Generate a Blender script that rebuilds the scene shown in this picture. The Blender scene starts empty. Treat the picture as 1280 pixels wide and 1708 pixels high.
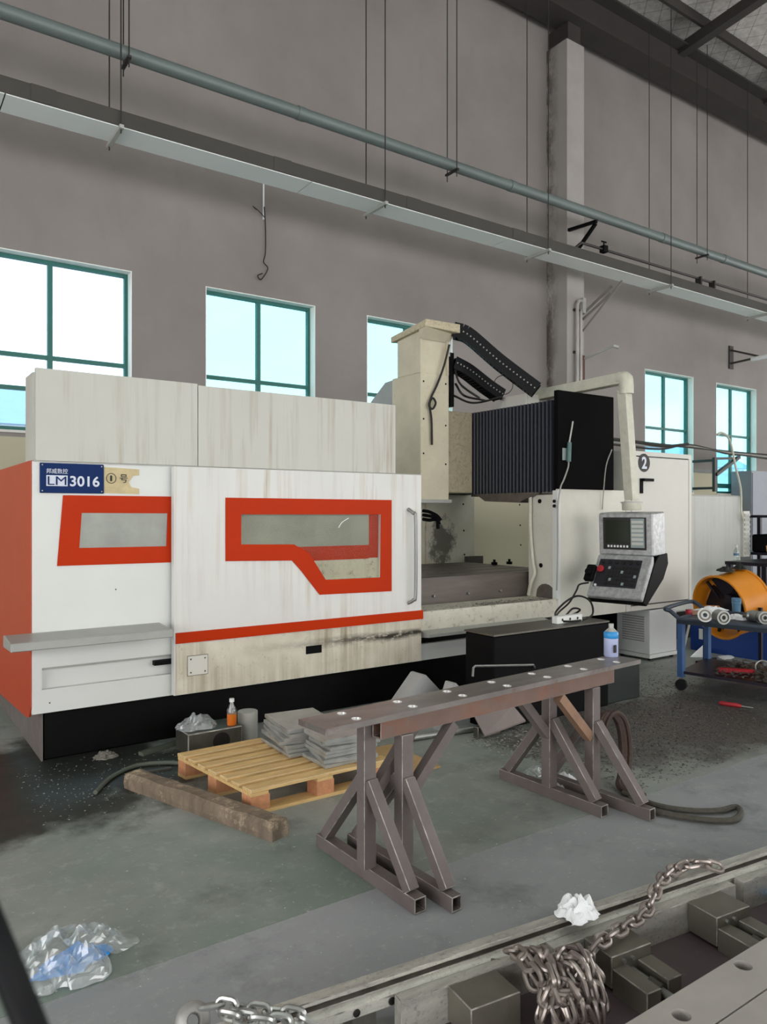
import bpy, bmesh, math, random
from mathutils import Vector, Matrix, noise
R = random.Random(7)
PI = math.pi
SC = bpy.context.scene
COL = SC.collection

# ------------------------------------------------------------------ camera, sky, light, exposure
HYP = math.hypot(1800, 1250)
CS, CC = 1800 / HYP, 1250 / HYP            # camera right = (CS,-CC), camera forward = (CC,CS)
EYE = 1.6
FPX, PX0, PY0 = 1250.0, 640.0, 855.0       # focal length and principal point in photo pixels

def ray(px, py):
    u = (px - PX0) / FPX
    return Vector((u * CS + CC, -u * CC + CS, (PY0 - py) / FPX))

def at(px, py, X=None, Y=None, Z=None):
    """point of the plane X=, Y= or Z= that the photograph shows at a pixel (measured layout)"""
    d = ray(px, py)
    t = X / d.x if X is not None else Y / d.y if Y is not None else (Z - EYE) / d.z
    return Vector((0, 0, EYE)) + d * t

cam_d = bpy.data.cameras.new('camera')
cam = bpy.data.objects.new('camera', cam_d)
COL.objects.link(cam)
cam.matrix_world = Matrix(((CS, 0, -CC, 0), (-CC, 0, -CS, 0), (0, 1, 0, EYE), (0, 0, 0, 1)))
cam_d.sensor_fit = 'VERTICAL'
cam_d.sensor_height = 36.0
cam_d.lens = FPX / 1708 * 36.0
cam_d.shift_y = 1.0 / 1708
cam_d.clip_start = 0.03
cam_d.clip_end = 300
cam_d.dof.use_dof = True
cam_d.dof.focus_distance = 4.8
cam_d.dof.aperture_fstop = cam_d.lens / 3.0
SC.camera = cam

world = bpy.data.worlds.new('overcast_sky')
SC.world = world
world.use_nodes = True
wn = world.node_tree.nodes
wn['Background'].inputs[0].default_value = (1.0, 0.993, 0.985, 1)
wn['Background'].inputs[1].default_value = 3.7

SC.view_settings.view_transform = 'Standard'
SC.view_settings.look = 'None'
SC.view_settings.exposure = 0.0
SC.view_settings.gamma = 1.0
SC.view_settings.use_curve_mapping = False
SC.cycles.use_denoising = True
SC.cycles.max_bounces = 8
SC.cycles.transparent_max_bounces = 12
SC.cycles.sample_clamp_indirect = 6.0

# ------------------------------------------------------------------ materials
def lin(h):
    h = h.lstrip('#')
    return tuple((c / 12.92 if c <= .04045 else ((c + .055) / 1.055) ** 2.4) for c in (int(h[i:i + 2], 16) / 255 for i in (0, 2, 4))) + (1,)

class NT:
    def __init__(s, name):
        s.m = bpy.data.materials.new(name); s.m.use_nodes = True
        s.t = s.m.node_tree; s.b = s.t.nodes['Principled BSDF']
        s.tc = s.t.nodes.new('ShaderNodeTexCoord').outputs['Object']
    def n(s, typ, **kw):
        o = s.t.nodes.new(typ)
        for k, v in kw.items(): setattr(o, k, v)
        return o
    def l(s, a, b): s.t.links.new(a, b)
    def noise(s, scale=5, detail=4, vec=(1, 1, 1), rough=.6, off=(0, 0, 0)):
        mp = s.n('ShaderNodeMapping'); mp.inputs['Scale'].default_value = vec; mp.inputs['Location'].default_value = off
        s.l(s.tc, mp.inputs['Vector'])
        no = s.n('ShaderNodeTexNoise'); no.inputs['Scale'].default_value = scale
        no.inputs['Detail'].default_value = detail; no.inputs['Roughness'].default_value = rough
        s.l(mp.outputs[0], no.inputs['Vector'])
        return no.outputs['Fac']
    def ramp(s, fac, a, b, lo=0, hi=1):
        r = s.n('ShaderNodeMapRange'); r.clamp = True
        r.inputs['From Min'].default_value = a; r.inputs['From Max'].default_value = b
        r.inputs['To Min'].default_value = lo; r.inputs['To Max'].default_value = hi
        s.l(fac, r.inputs['Value']); return r.outputs[0]
    def math(s, op, a, b=None):
        m = s.n('ShaderNodeMath', operation=op)
        for i, v in enumerate((a, b)):
            if v is None: continue
            if isinstance(v, (int, float)): m.inputs[i].default_value = v
            else: s.l(v, m.inputs[i])
        return m.outputs[0]
    def mix(s, fac, a, b):
        m = s.n('ShaderNodeMix', data_type='RGBA')
        for i, v in ((0, fac), (6, a), (7, b)):
            if isinstance(v, (int, float)): m.inputs[i].default_value = v
            elif isinstance(v, tuple): m.inputs[i].default_value = v
            else: s.l(v, m.inputs[i])
        return m.outputs[2]
    def sep(s):
        x = s.n('ShaderNodeSeparateXYZ'); s.l(s.tc, x.inputs[0]); return x.outputs
    def color(s, c): s.l(c, s.b.inputs['Base Color'])
    def bump(s, h, strength=.3, dist=.01):
        b = s.n('ShaderNodeBump'); b.inputs['Strength'].default_value = strength; b.inputs['Distance'].default_value = dist
        s.l(h, b.inputs['Height']); s.l(b.outputs[0], s.b.inputs['Normal'])

MATS = {}
def mat(name, hx, rough=.5, metal=0., var=.18, vs=4, bump=0, bs=80, streak=None, spot=None, vec=(1, 1, 1), z0=None, spec=.4):
    """painted / metal / timber surface: base colour with tonal noise, optional vertical drip streaks and grime specks"""
    if name in MATS: return MATS[name]
    t = NT(name); base = lin(hx)
    t.b.inputs['Roughness'].default_value = rough; t.b.inputs['Metallic'].default_value = metal; t.b.inputs['Specular IOR Level'].default_value = spec
    dk = tuple(c * (1 - var) for c in base[:3]) + (1,); lt = tuple(min(1, c * (1 + var * .6)) for c in base[:3]) + (1,)
    c = t.mix(t.ramp(t.noise(vs, 5, vec), .3, .7), dk, lt)
    if streak:
        col, lo, hi, amt = streak
        f = t.ramp(t.noise(1.0, 4, (16, 16, .7), .65), lo, hi, 0, amt)
        f2 = t.ramp(t.noise(1.3, 3, (1, 1, 1), .5, (3, 1, 2)), .35, .62)
        f = t.math('MULTIPLY', f, f2)
        if z0: f = t.math('MULTIPLY', f, t.ramp(t.sep()[2], z0[0], z0[1]))
        c = t.mix(f, c, lin(col))
    if spot:
        col, sc, lo, hi, amt = spot
        f = t.ramp(t.noise(sc * .42, 10, (1, 1, 1), .82), lo, hi, 0, amt)
        c = t.mix(f, c, lin(col))
    t.color(c)
    if bump: t.bump(t.noise(bs, 4), bump, .004)
    MATS[name] = t.m
    return t.m

def glass(name, tint, haze=.06, hazecol='dfe9ea', gloss=.12):
    if name in MATS: return MATS[name]
    t = NT(name); t.t.nodes.remove(t.b)
    out = t.t.nodes['Material Output']
    tr = t.n('ShaderNodeBsdfTransparent'); tr.inputs[0].default_value = lin(tint)
    gl = t.n('ShaderNodeBsdfGlossy'); gl.inputs['Roughness'].default_value = .12
    df = t.n('ShaderNodeBsdfDiffuse'); df.inputs[0].default_value = lin(hazecol)
    m1 = t.n('ShaderNodeMixShader'); m2 = t.n('ShaderNodeMixShader')
    fr = t.ramp(t.noise(2.2, 5), .35, .75, haze * .4, min(1, haze * 1.6)); t.l(fr, m1.inputs[0])
    t.l(tr.outputs[0], m1.inputs[1]); t.l(df.outputs[0], m1.inputs[2])
    m2.inputs[0].default_value = gloss
    t.l(m1.outputs[0], m2.inputs[1]); t.l(gl.outputs[0], m2.inputs[2]); t.l(m2.outputs[0], out.inputs[0])
    MATS[name] = t.m; return t.m

M_white = mat('machine_white_paint', 'dadcd9', .38, 0, .04, 1.5)
M_upper = mat('upper_panel_paint', 'c2c2ba', .42, 0, .05, 1.2, streak=('94795a', .50, .70, .65))
M_door = mat('door_white_paint', 'dadad6', .38, 0, .05, 1.6, streak=('a08a60', .47, .72, .6))
M_dirty = mat('grimy_cream_paint', 'd3ccba', .5, 0, .10, 5, streak=('6e5a34', .48, .7, .75), spot=('5c4c2c', 26, .58, .75, .45))
t = NT('door_foot_paint'); t.b.inputs['Roughness'].default_value = .5
c = t.mix(t.ramp(t.noise(5, 5), .3, .7), lin('c4bda9'), lin('d8d2c2'))
c = t.mix(t.math('MULTIPLY', t.ramp(t.noise(1.0, 4, (16, 16, .7), .65), .42, .66, 0, .9), t.ramp(t.noise(1.3, 3, (1, 1, 1), .5, (3, 1, 2)), .35, .6)), c, lin('77643c'))
c = t.mix(t.ramp(t.noise(26, 6, (1, 1, 1), .72), .58, .75, 0, .5), c, lin('5c4c2c'))
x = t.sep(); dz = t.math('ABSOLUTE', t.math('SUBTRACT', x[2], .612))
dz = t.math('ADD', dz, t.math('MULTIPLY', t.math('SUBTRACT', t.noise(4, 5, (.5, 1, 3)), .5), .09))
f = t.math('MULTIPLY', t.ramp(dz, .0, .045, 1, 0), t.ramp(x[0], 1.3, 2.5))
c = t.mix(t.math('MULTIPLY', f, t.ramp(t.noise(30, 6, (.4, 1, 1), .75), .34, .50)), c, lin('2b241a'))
t.color(c); M_foot = t.m
M_beige = mat('head_beige_paint', 'cdc5ad', .5, 0, .10, 4, spot=('7d7050', 60, .57, .72, .6))
M_beige2 = mat('speckled_beige_paint', 'c2b79b', .5, 0, .14, 5, spot=('6d5a3c', 75, .5, .66, .7))
M_grease = mat('greasy_cream_paint', 'cfccbc', .45, 0, .10, 6, spot=('3c3427', 42, .54, .68, .85), streak=('8c8266', .5, .7, .5))
M_orange = mat('orange_paint', 'b93000', .42, 0, .05, 2, spec=.1)
M_orange2 = mat('side_orange_paint', 'b63d1c', .42, 0, .06, 1.5, spec=.5)
M_grayglass = mat('frosted_grey_window', '999c94', .35, 0, .22, 3.5)
M_blue = mat('nameplate_blue', '04295e', .45, 0, .06, 4, spec=.12)
M_card = mat('cardboard_tan', 'cdbd95', .85, 0, .14, 18, spot=('8b7444', 20, .6, .7, .6))
M_letter = mat('letter_white', 'd6dcea', .5, 0, .03)
M_ink = mat('ink_black', '1c1a18', .5, 0, .05)
M_black = mat('black_paint', '0a0a0b', .6, 0, .2, 5, spec=.1)
M_blackbase = mat('black_machine_base', '090909', .55, 0, .35, 6, spec=.12)
M_rubber = mat('black_rubber', '101114', .55, 0, .15, 10, spec=.2)
M_bellows = mat('bellows_cloth', '20232d', .40, 0, .2, 6, spec=.4)
M_plate_black = mat('black_end_plate', '0e0d0e', .85, 0, .1, 3, spec=.06)
M_tray = mat('grey_rail_paint', 'a3a49f', .45, .2, .10, 5)
M_chrome = mat('chrome', 'd6d6d6', .16, 1, .06)
M_steel = mat('bright_steel', '9fa09d', .38, .8, .16, 9, bump=.08, bs=160)
M_steel_d = mat('dark_oily_steel', '6d6a62', .42, .75, .25, 8, bump=.1, bs=140, spot=('4a3a2a', 30, .6, .72, .5))
M_plates = mat('ground_steel_plate', 'a8aaa7', .35, .4, .2, 7, bump=.08, bs=150)
M_table = mat('machine_table_steel', '6a625c', .4, .25, .25, 5, vec=(.4, 3, 3))
M_frame = mat('primer_brown_steel', '6f6664', .6, .1, .15, 7, bump=.12, bs=120, spot=('54443c', 14, .58, .7, .5))
M_rust = mat('rusty_beam', '786259', .65, .1, .2, 5, bump=.15, bs=110, spot=('8a4f2e', 3.2, .5, .66, .8))
M_benchplate = mat('oily_plate', '8f8985', .33, .5, .3, 5, vec=(.5, 2.5, 1), bump=.1, bs=150, spot=('6b3b38', 5, .54, .7, .7))
M_wood = mat('pallet_pine', 'd9b67c', .75, 0, .24, 7, vec=(1, 9, 9), spot=('8f6a3a', 8, .55, .7, .55))
M_block = mat('pallet_chipboard', 'c98d66', .85, 0, .16, 40)
M_timber = mat('dirty_timber', '7d6e5f', .8, 0, .4, 5, vec=(3, 3, .8), bump=.35, bs=50, spot=('cdbb9c', 12, .55, .66, .75))
M_ply = mat('plywood_tan', 'b89a6c', .8, 0, .15, 8)
M_rail = mat('rail_scale_steel', 'd4d2c9', .38, .55, .3, 16, vec=(.25, 1.5, 1.5), bump=.35, bs=150, spot=('4f4a44', 130, .54, .68, .75))
M_clamp = mat('clamp_steel', '858176', .40, .6, .16, 8, bump=.08, bs=150)
M_surface = mat('surface_plate_steel', 'b3aea8', .45, .15, .1, 5, bump=.06, bs=180)
M_bed = mat('dusty_shaded_bed_steel', '5d5054', .65, .2, .25, 4, spot=('93878f', 60, .6, .7, .6))
M_chain = mat('chain_steel', 'a89e98', .33, .8, .22, 12)
M_chainL = mat('galvanised_chain', 'b9bab8', .3, .85, .15, 12)
M_pipe = mat('gas_pipe_paint', '6f7a78', .45, .2, .12, 2, vec=(.4, 3, 3))
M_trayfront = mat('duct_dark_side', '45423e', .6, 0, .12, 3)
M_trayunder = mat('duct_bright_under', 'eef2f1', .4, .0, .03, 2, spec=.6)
M_rod = mat('hanger_rod_steel', '3b3937', .5, .4, .1)
M_strut = mat('hanger_strut', 'b5b5b0', .5, .3, .1)
M_green = mat('window_teal_frame', '2f6d66', .45, 0, .1, 4)
M_cabinet = mat('cabinet_warm_white', 'd2d0c8', .45, 0, .04, 2)
M_guard = mat('cabinet_grey_white', 'c0c2bc', .5, 0, .06, 3, streak=('9c9c94', .5, .7, .4))
t = NT('splash_guard_beige'); t.b.inputs['Roughness'].default_value = .5
c = t.mix(t.ramp(t.noise(3, 5), .3, .7), lin('e0dac4'), lin('ece8d8'))
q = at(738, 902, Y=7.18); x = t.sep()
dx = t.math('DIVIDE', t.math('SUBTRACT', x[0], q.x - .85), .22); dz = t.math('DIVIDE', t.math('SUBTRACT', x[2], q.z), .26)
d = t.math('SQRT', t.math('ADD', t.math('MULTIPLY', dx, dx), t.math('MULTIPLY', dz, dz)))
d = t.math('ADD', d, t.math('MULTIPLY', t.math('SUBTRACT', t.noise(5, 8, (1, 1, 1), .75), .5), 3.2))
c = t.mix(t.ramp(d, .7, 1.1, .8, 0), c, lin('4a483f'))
t.color(c); M_inner = t.m
M_foilwrap = mat('wrapped_plastic_silver', 'a9abab', .32, .25, .35, 24, bump=.7, bs=40)
M_key = mat('keypad_black', '23232a', .5, 0, .1)
M_keygrey = mat('keypad_light_keys', '8f9c9c', .5, 0, .1)
M_screen = mat('screen_dark_olive', '2a2f28', .15, 0, .05)
M_red = mat('red_plastic', 'a3232c', .4, 0, .1)
M_armpaint = mat('arm_cream_paint', 'c9c8b8', .45, .1, .12, 12, spot=('8e7f66', 28, .58, .7, .5))
M_yellow = mat('fan_yellow', 'd4841c', .4, 0, .12, 4, spot=('9c5a12', 9, .6, .72, .4))
M_darkmetal = mat('dark_blade_metal', '2b2630', .4, .5, .2, 6)
M_cart = mat('cart_blue_grey', '39434f', .5, .1, .15, 6)
M_cartleg = mat('cart_blue', '3f5f8e', .5, .1, .15, 6)
M_bin = mat('blue_plastic_bin', '1c3f86', .4, 0, .1, 4)
M_paper = mat('white_paper', 'eef0f2', .8, 0, .05, 6)
M_rag = mat('dark_rag', '2c2e2b', .9, 0, .3, 20)
M_gloveblue = mat('nitrile_blue', '0c98ee', .45, 0, .15, 10)
M_cup = mat('blue_cup_plastic', '5a7f9a', .3, 0, .1, 6)
M_wrope = mat('wire_rope_brown', '4b3c36', .8, 0, .3, 60, bump=.5, bs=200)
M_rope = mat('grey_sling', '55524a', .8, 0, .25, 50, bump=.4, bs=200)
M_hose = mat('grey_green_hose', '5d6358', .6, 0, .15, 6)
M_cable = mat('black_cable', '1b1a19', .5, 0, .1)
M_cablew = mat('grey_cable', '9a9a94', .5, 0, .1)
M_orangejuice = mat('orange_liquid', 'd9742a', .2, 0, .1)
M_bluewhite = mat('bottle_lilac_label', 'aab2d4', .35, 0, .1, 5)
M_bluecap = mat('bottle_blue_band', '2d8fd0', .35, 0, .05)
M_lamp = mat('lamp_white', 'e4e6e6', .4, 0, .04)
M_copper = mat('brown_brace_paint', '94755f', .6, .1, .2, 9)
M_swarf = mat('swarf_chips', '827b77', .45, .5, .5, 300)
M_swarf_l = mat('swarf_bright', 'c8c6c0', .35, .6, .2, 100)
M_beam = mat('runway_beam_dark', '3a3634', .7, 0, .15, 2)
M_clear = glass('clear_plastic', 'f4f8f8', .30, 'e8ecee', .16)
M_bottle = glass('clear_bottle', 'eef4f2', .12, 'e6eaea', .12)
M_winglass = glass('window_glass_teal', 'b9e2e6', .05, 'e6f4f4', .04)
M_winglass1 = glass('window_glass_clear', 'd6e8f2', .05, 'e6f4f4', .04)
M_doorglass = glass('door_polycarbonate', 'f4f4f0', .008, 'a9aca2', .006)

# wall: pale grey render above, cream below the sill line, faint stains
t = NT('wall_render'); t.b.inputs['Roughness'].default_value = .85
c = t.mix(t.ramp(t.noise(.6, 6), .3, .7), lin('847e7b'), lin('948e8b'))
c = t.mix(t.ramp(t.noise(2.5, 5, (1, 1, .25), .6, (4, 0, 1)), .58, .8, 0, .3), c, lin('79746f'))
zz = t.sep()[2]
c = t.mix(t.ramp(zz, 2.47, 2.475), lin('b9b49c'), c)
t.color(c); t.bump(t.noise(40, 4), .08, .004); M_wall = t.m
# column: same render with a rusty damp streak along its arris
t = NT('column_render'); t.b.inputs['Roughness'].default_value = .85
c = t.mix(t.ramp(t.noise(1.2, 6), .3, .7), lin('9b9692'), lin('aaa5a0'))
sx = t.sep()
e1 = t.ramp(sx[1], 9.2, 9.45)
f = t.math('MULTIPLY', t.math('MULTIPLY', e1, t.ramp(t.noise(3.0, 6, (1, 1, .5), .75), .40, .56)), .85)
c = t.mix(f, c, lin('3d332e')); t.color(c); M_col = t.m
# floor paint: worn green-grey with scuffs, oil near the machine's corner, fine metal dust by the cart
def floor_mat(name, a, b, green):
    t = NT(name)
    x = t.sep()
    c = t.mix(t.ramp(t.noise(.9, 6, (1, 1, 1), .6), .34, .66), lin(a), lin(b))
    if green:
        g = t.math('MULTIPLY', t.ramp(t.noise(1.1, 5, (1, 1, 1), .6, (9, 3, 0)), .40, .62), t.ramp(x[0], 2.0, 4.5, .8, .1))
        c = t.mix(g, c, lin('74857b'))
    c = t.mix(t.ramp(t.noise(9, 7, (1, 1, 1), .75, (2, 7, 0)), .54, .70, 0, .5), c, lin('b2b6b0'))
    c = t.mix(t.ramp(t.noise(34, 5, (1, 1, 1), .7), .60, .70, 0, .45), c, lin('c4c6c0'))
    c = t.mix(t.ramp(t.noise(2.1, 6, (1, 1, 1), .7, (1, 1, 5)), .54, .72, 0, .6), c, lin('555b57'))
    if green:
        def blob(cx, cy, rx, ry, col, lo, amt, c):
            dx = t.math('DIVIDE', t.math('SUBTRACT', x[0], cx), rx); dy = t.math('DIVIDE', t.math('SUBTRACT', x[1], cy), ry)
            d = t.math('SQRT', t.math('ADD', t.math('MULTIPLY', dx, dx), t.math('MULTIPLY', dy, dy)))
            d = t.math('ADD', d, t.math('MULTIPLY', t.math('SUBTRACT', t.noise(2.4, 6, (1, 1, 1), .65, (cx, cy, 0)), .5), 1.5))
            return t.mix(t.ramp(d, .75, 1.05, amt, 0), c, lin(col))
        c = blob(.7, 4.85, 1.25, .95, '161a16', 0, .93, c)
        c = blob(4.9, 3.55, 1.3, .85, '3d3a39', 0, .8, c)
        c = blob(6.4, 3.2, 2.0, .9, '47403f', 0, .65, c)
    t.color(c)
    t.b.inputs['Roughness'].default_value = .45
    r = t.ramp(t.noise(3, 5), .3, .7, .38, .62); t.l(r, t.b.inputs['Roughness'])
    t.bump(t.noise(60, 5), .08, .003)
    return t.m
M_floor = floor_mat('floor_green_grey', '868b86', 'a0a49f', True)
M_floor2 = floor_mat('floor_grey', '8e9193', 'a0a3a5', False)
# roof insulation foil with a net
t = NT('roof_foil'); t.b.inputs['Roughness'].default_value = .42; t.b.inputs['Metallic'].default_value = .1
c = t.mix(t.ramp(t.noise(7, 6, (1, 1, 1), .7), .3, .7), lin('a5a19e'), lin('d8d4d0'))
x = t.sep()
for sg in ('ADD', 'SUBTRACT'):
    g = t.math('FRACT', t.math('MULTIPLY', t.math(sg, x[0], x[1]), 2.2))
    c = t.mix(t.ramp(t.math('ABSOLUTE', t.math('SUBTRACT', g, .5)), .0, .035, .8, 0), c, lin('4a4644'))
t.color(c); t.bump(t.noise(6, 6), .8, .03); M_foil = t.m

# rubbed arrises: narrow bevels get another colour, steel edge highlights painted in with the wear
M_edge = mat('worn_highlight_edge', 'aaa59e', .45, .3, .75, 14)
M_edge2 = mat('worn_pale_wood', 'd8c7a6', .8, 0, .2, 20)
WEAR_GLINT = {k: M_edge for k in ('primer_brown_steel', 'clamp_steel', 'ground_steel_plate', 'rail_scale_steel', 'oily_plate', 'dark_oily_steel', 'rusty_beam')}
WEAR_GLINT.update({'pallet_pine': M_edge2})
# ------------------------------------------------------------------ mesh helpers
class MB:
    def __init__(s): s.bm = bmesh.new()
    def hexa(s, p):
        v = [s.bm.verts.new(q) for q in p]
        for f in ((3, 2, 1, 0), (4, 5, 6, 7), (0, 1, 5, 4), (1, 2, 6, 5), (2, 3, 7, 6), (3, 0, 4, 7)):
            s.bm.faces.new([v[i] for i in f])
        return s
    def box(s, a, b):
        x0, x1 = sorted((a[0], b[0])); y0, y1 = sorted((a[1], b[1])); z0, z1 = sorted((a[2], b[2]))
        return s.hexa([(x0, y0, z0), (x1, y0, z0), (x1, y1, z0), (x0, y1, z0), (x0, y0, z1), (x1, y0, z1), (x1, y1, z1), (x0, y1, z1)])
    def obox(s, c, size, m=None):
        h = [q / 2 for q in size]; m = m or Matrix.Identity(3); c = Vector(c)
        P = [(-1, -1, -1), (1, -1, -1), (1, 1, -1), (-1, 1, -1), (-1, -1, 1), (1, -1, 1), (1, 1, 1), (-1, 1, 1)]
        return s.hexa([c + m @ Vector((q[0] * h[0], q[1] * h[1], q[2] * h[2])) for q in P])
    def bar(s, p0, p1, w, h, up=(0, 0, 1)):
        p0, p1 = Vector(p0), Vector(p1); d = (p1 - p0).normalized(); u = Vector(up)
        if abs(d.dot(u)) > .98: u = Vector((0, 1, 0))
        sd = d.cross(u).normalized(); u = sd.cross(d)
        m = Matrix((sd, d, u)).transposed()
        return s.obox((p0 + p1) / 2, (w, (p1 - p0).length, h), m)
    def htube(s, p0, p1, w, h, t, up=(0, 0, 1)):
        """hollow square tube with open ends"""
        p0, p1 = Vector(p0), Vector(p1); d = (p1 - p0).normalized(); u = Vector(up)
        if abs(d.dot(u)) > .98: u = Vector((0, 1, 0))
        sd = d.cross(u).normalized(); u = sd.cross(d)
        rings = []
        for p in (p0, p1):
            for q in (0, t):
                rings.append([s.bm.verts.new(p + sd * (a * (w / 2 - q)) + u * (b * (h / 2 - q))) for a, b in ((-1, -1), (1, -1), (1, 1), (-1, 1))])
        o0, i0, o1, i1 = rings
        for k in range(4):
            j = (k + 1) % 4
            s.bm.faces.new((o0[k], o0[j], o1[j], o1[k])); s.bm.faces.new((i0[j], i0[k], i1[k], i1[j]))
            s.bm.faces.new((o0[j], o0[k], i0[k], i0[j])); s.bm.faces.new((o1[k], o1[j], i1[j], i1[k]))
        return s
    def prism(s, poly, fn, a, b):
        """polygon (list of 2-D) extruded from a to b; fn(u, v, w) -> point"""
        n = len(poly)
        v0 = [s.bm.verts.new(fn(u, v, a)) for u, v in poly]; v1 = [s.bm.verts.new(fn(u, v, b)) for u, v in poly]
        s.bm.faces.new(v0[::-1]); s.bm.faces.new(v1)
        for k in range(n): s.bm.faces.new((v0[k], v0[(k + 1) % n], v1[(k + 1) % n], v1[k]))
        return s
    def ring(s, outer, inner, fn, a, b):
        """frame between two polygons of equal count, extruded a..b"""
        n = len(outer)
        A = [[s.bm.verts.new(fn(u, v, w)) for u, v in P] for w in (a, b) for P in (outer, inner)]
        o0, i0, o1, i1 = A
        for k in range(n):
            j = (k + 1) % n
            for q in ((o0[j], o0[k], i0[k], i0[j]), (o1[k], o1[j], i1[j], i1[k]), (o0[k], o0[j], o1[j], o1[k]), (i0[j], i0[k], i1[k], i1[j])):
                s.bm.faces.new(q)
        return s
    def tube(s, pts, r, n=8, closed=False, flat=1.0):
        pts = [Vector(p) for p in pts]; m = len(pts); rings = []
        nrm = None
        for i, p in enumerate(pts):
            a = pts[(i - 1) % m] if (closed or i) else p; b = pts[(i + 1) % m] if (closed or i < m - 1) else p
            d = (b - a).normalized()
            if nrm is None:
                ref = Vector((0, 0, 1)) if abs(d.z) < .9 else Vector((1, 0, 0))
                nrm = d.cross(ref).normalized()
            nrm = (nrm - d * nrm.dot(d)).normalized(); bn = d.cross(nrm)
            rr = r[i] if isinstance(r, (list, tuple)) else r
            rings.append([s.bm.verts.new(p + nrm * (math.cos(2 * PI * k / n) * rr) + bn * (math.sin(2 * PI * k / n) * rr * flat)) for k in range(n)])
        for i in range(m if closed else m - 1):
            A, B = rings[i], rings[(i + 1) % m]
            for k in range(n): s.bm.faces.new((A[k], A[(k + 1) % n], B[(k + 1) % n], B[k]))
        if not closed:
            s.bm.faces.new(rings[0][::-1]); s.bm.faces.new(rings[-1])
        return s
    def cyl(s, p0, p1, r, n=16, r2=None): return s.tube([p0, p1], [r, r if r2 is None else r2], n)
    def lathe(s, prof, c, n=20, axis=(0, 0, 1)):
        """profile of (radius, height) about an axis through c"""
        c = Vector(c); ax = Vector(axis).normalized()
        ref = Vector((1, 0, 0)) if abs(ax.x) < .9 else Vector((0, 1, 0))
        e1 = ax.cross(ref).normalized(); e2 = ax.cross(e1); rings = []
        for r, h in prof:
            rings.append([s.bm.verts.new(c + ax * h + e1 * (max(r, 1e-4) * math.cos(2 * PI * k / n)) + e2 * (max(r, 1e-4) * math.sin(2 * PI * k / n))) for k in range(n)])
        for A, B in zip(rings, rings[1:]):
            for k in range(n): s.bm.faces.new((A[k], A[(k + 1) % n], B[(k + 1) % n], B[k]))
        if prof[0] != prof[-1]: s.bm.faces.new(rings[0][::-1]); s.bm.faces.new(rings[-1])
        return s
    def bevel(s, off, seg=1, ang=35):
        bmesh.ops.remove_doubles(s.bm, verts=s.bm.verts, dist=1e-5)
        bmesh.ops.recalc_face_normals(s.bm, faces=s.bm.faces)
        es = [e for e in s.bm.edges if len(e.link_faces) == 2 and e.calc_face_angle(0) > math.radians(ang)]
        if es:
            r_ = bmesh.ops.bevel(s.bm, geom=es, offset=off, segments=seg, affect='EDGES', profile=.6, clamp_overlap=True)
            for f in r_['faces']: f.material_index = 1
        return s

def root_off(parent):
    off = Vector((0, 0, 0)); p = parent
    while p is not None:
        off += Vector(p.location); p = p.parent
    return off

def part(name, mb, m, parent=None, label=None, smooth=False, kind=None, local=False):
    """ONE mesh object; a part's geometry is given in world coordinates unless local"""
    bm = mb.bm if isinstance(mb, MB) else mb
    bmesh.ops.recalc_face_normals(bm, faces=bm.faces)
    if parent is not None and not local:
        bmesh.ops.translate(bm, verts=bm.verts, vec=-root_off(parent))
    me = bpy.data.meshes.new(name); bm.to_mesh(me); bm.free()
    if smooth:
        me.polygons.foreach_set('use_smooth', [True] * len(me.polygons))
        try: me.set_sharp_from_angle(angle=math.radians(38))
        except Exception: pass
    me.materials.append(m); me.materials.append(WEAR_GLINT.get(m.name, m))
    o = bpy.data.objects.new(name, me); COL.objects.link(o)
    if parent is not None: o.parent = parent
    if label: o['label'] = label
    if kind: o['kind'] = kind
    return o

def thing(name, label, cat, loc=(0, 0, 0), group=None, rz=0):
    o = bpy.data.objects.new(name, None); COL.objects.link(o)
    o.location = loc; o.rotation_euler = (0, 0, rz); o.empty_display_size = .1
    o['label'] = label; o['category'] = cat
    if group: o['group'] = group
    return o

def solo(name, mb, m, label, cat, group=None, smooth=False, base=None):
    """a thing that is one mesh; its origin goes to its base"""
    bm = mb.bm if isinstance(mb, MB) else mb
    if base is None:
        xs = [v.co for v in bm.verts]
        base = (sum(v.x for v in xs) / len(xs), sum(v.y for v in xs) / len(xs), min(v.z for v in xs))
    bmesh.ops.translate(bm, verts=bm.verts, vec=-Vector(base))
    o = part(name, bm, m, smooth=smooth); o.location = base
    o['label'] = label; o['category'] = cat
    if group: o['group'] = group
    return o

def struct(name, mb, m, parent=None):
    o = part(name, mb, m, parent)
    if parent is None: o['kind'] = 'structure'
    return o

def inst(name, src, parent, mw=None, label=None):
    """another object sharing src's mesh data"""
    o = bpy.data.objects.new(name, src.data); COL.objects.link(o); o.parent = parent
    if mw is not None: o.matrix_basis = mw
    if label: o['label'] = label
    return o

XZ = lambda y0: (lambda u, v, w: (u, y0 + w, v))       # polygon drawn in X-Z, extruded along Y
YZ = lambda x0: (lambda u, v, w: (x0 + w, u, v))

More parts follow.
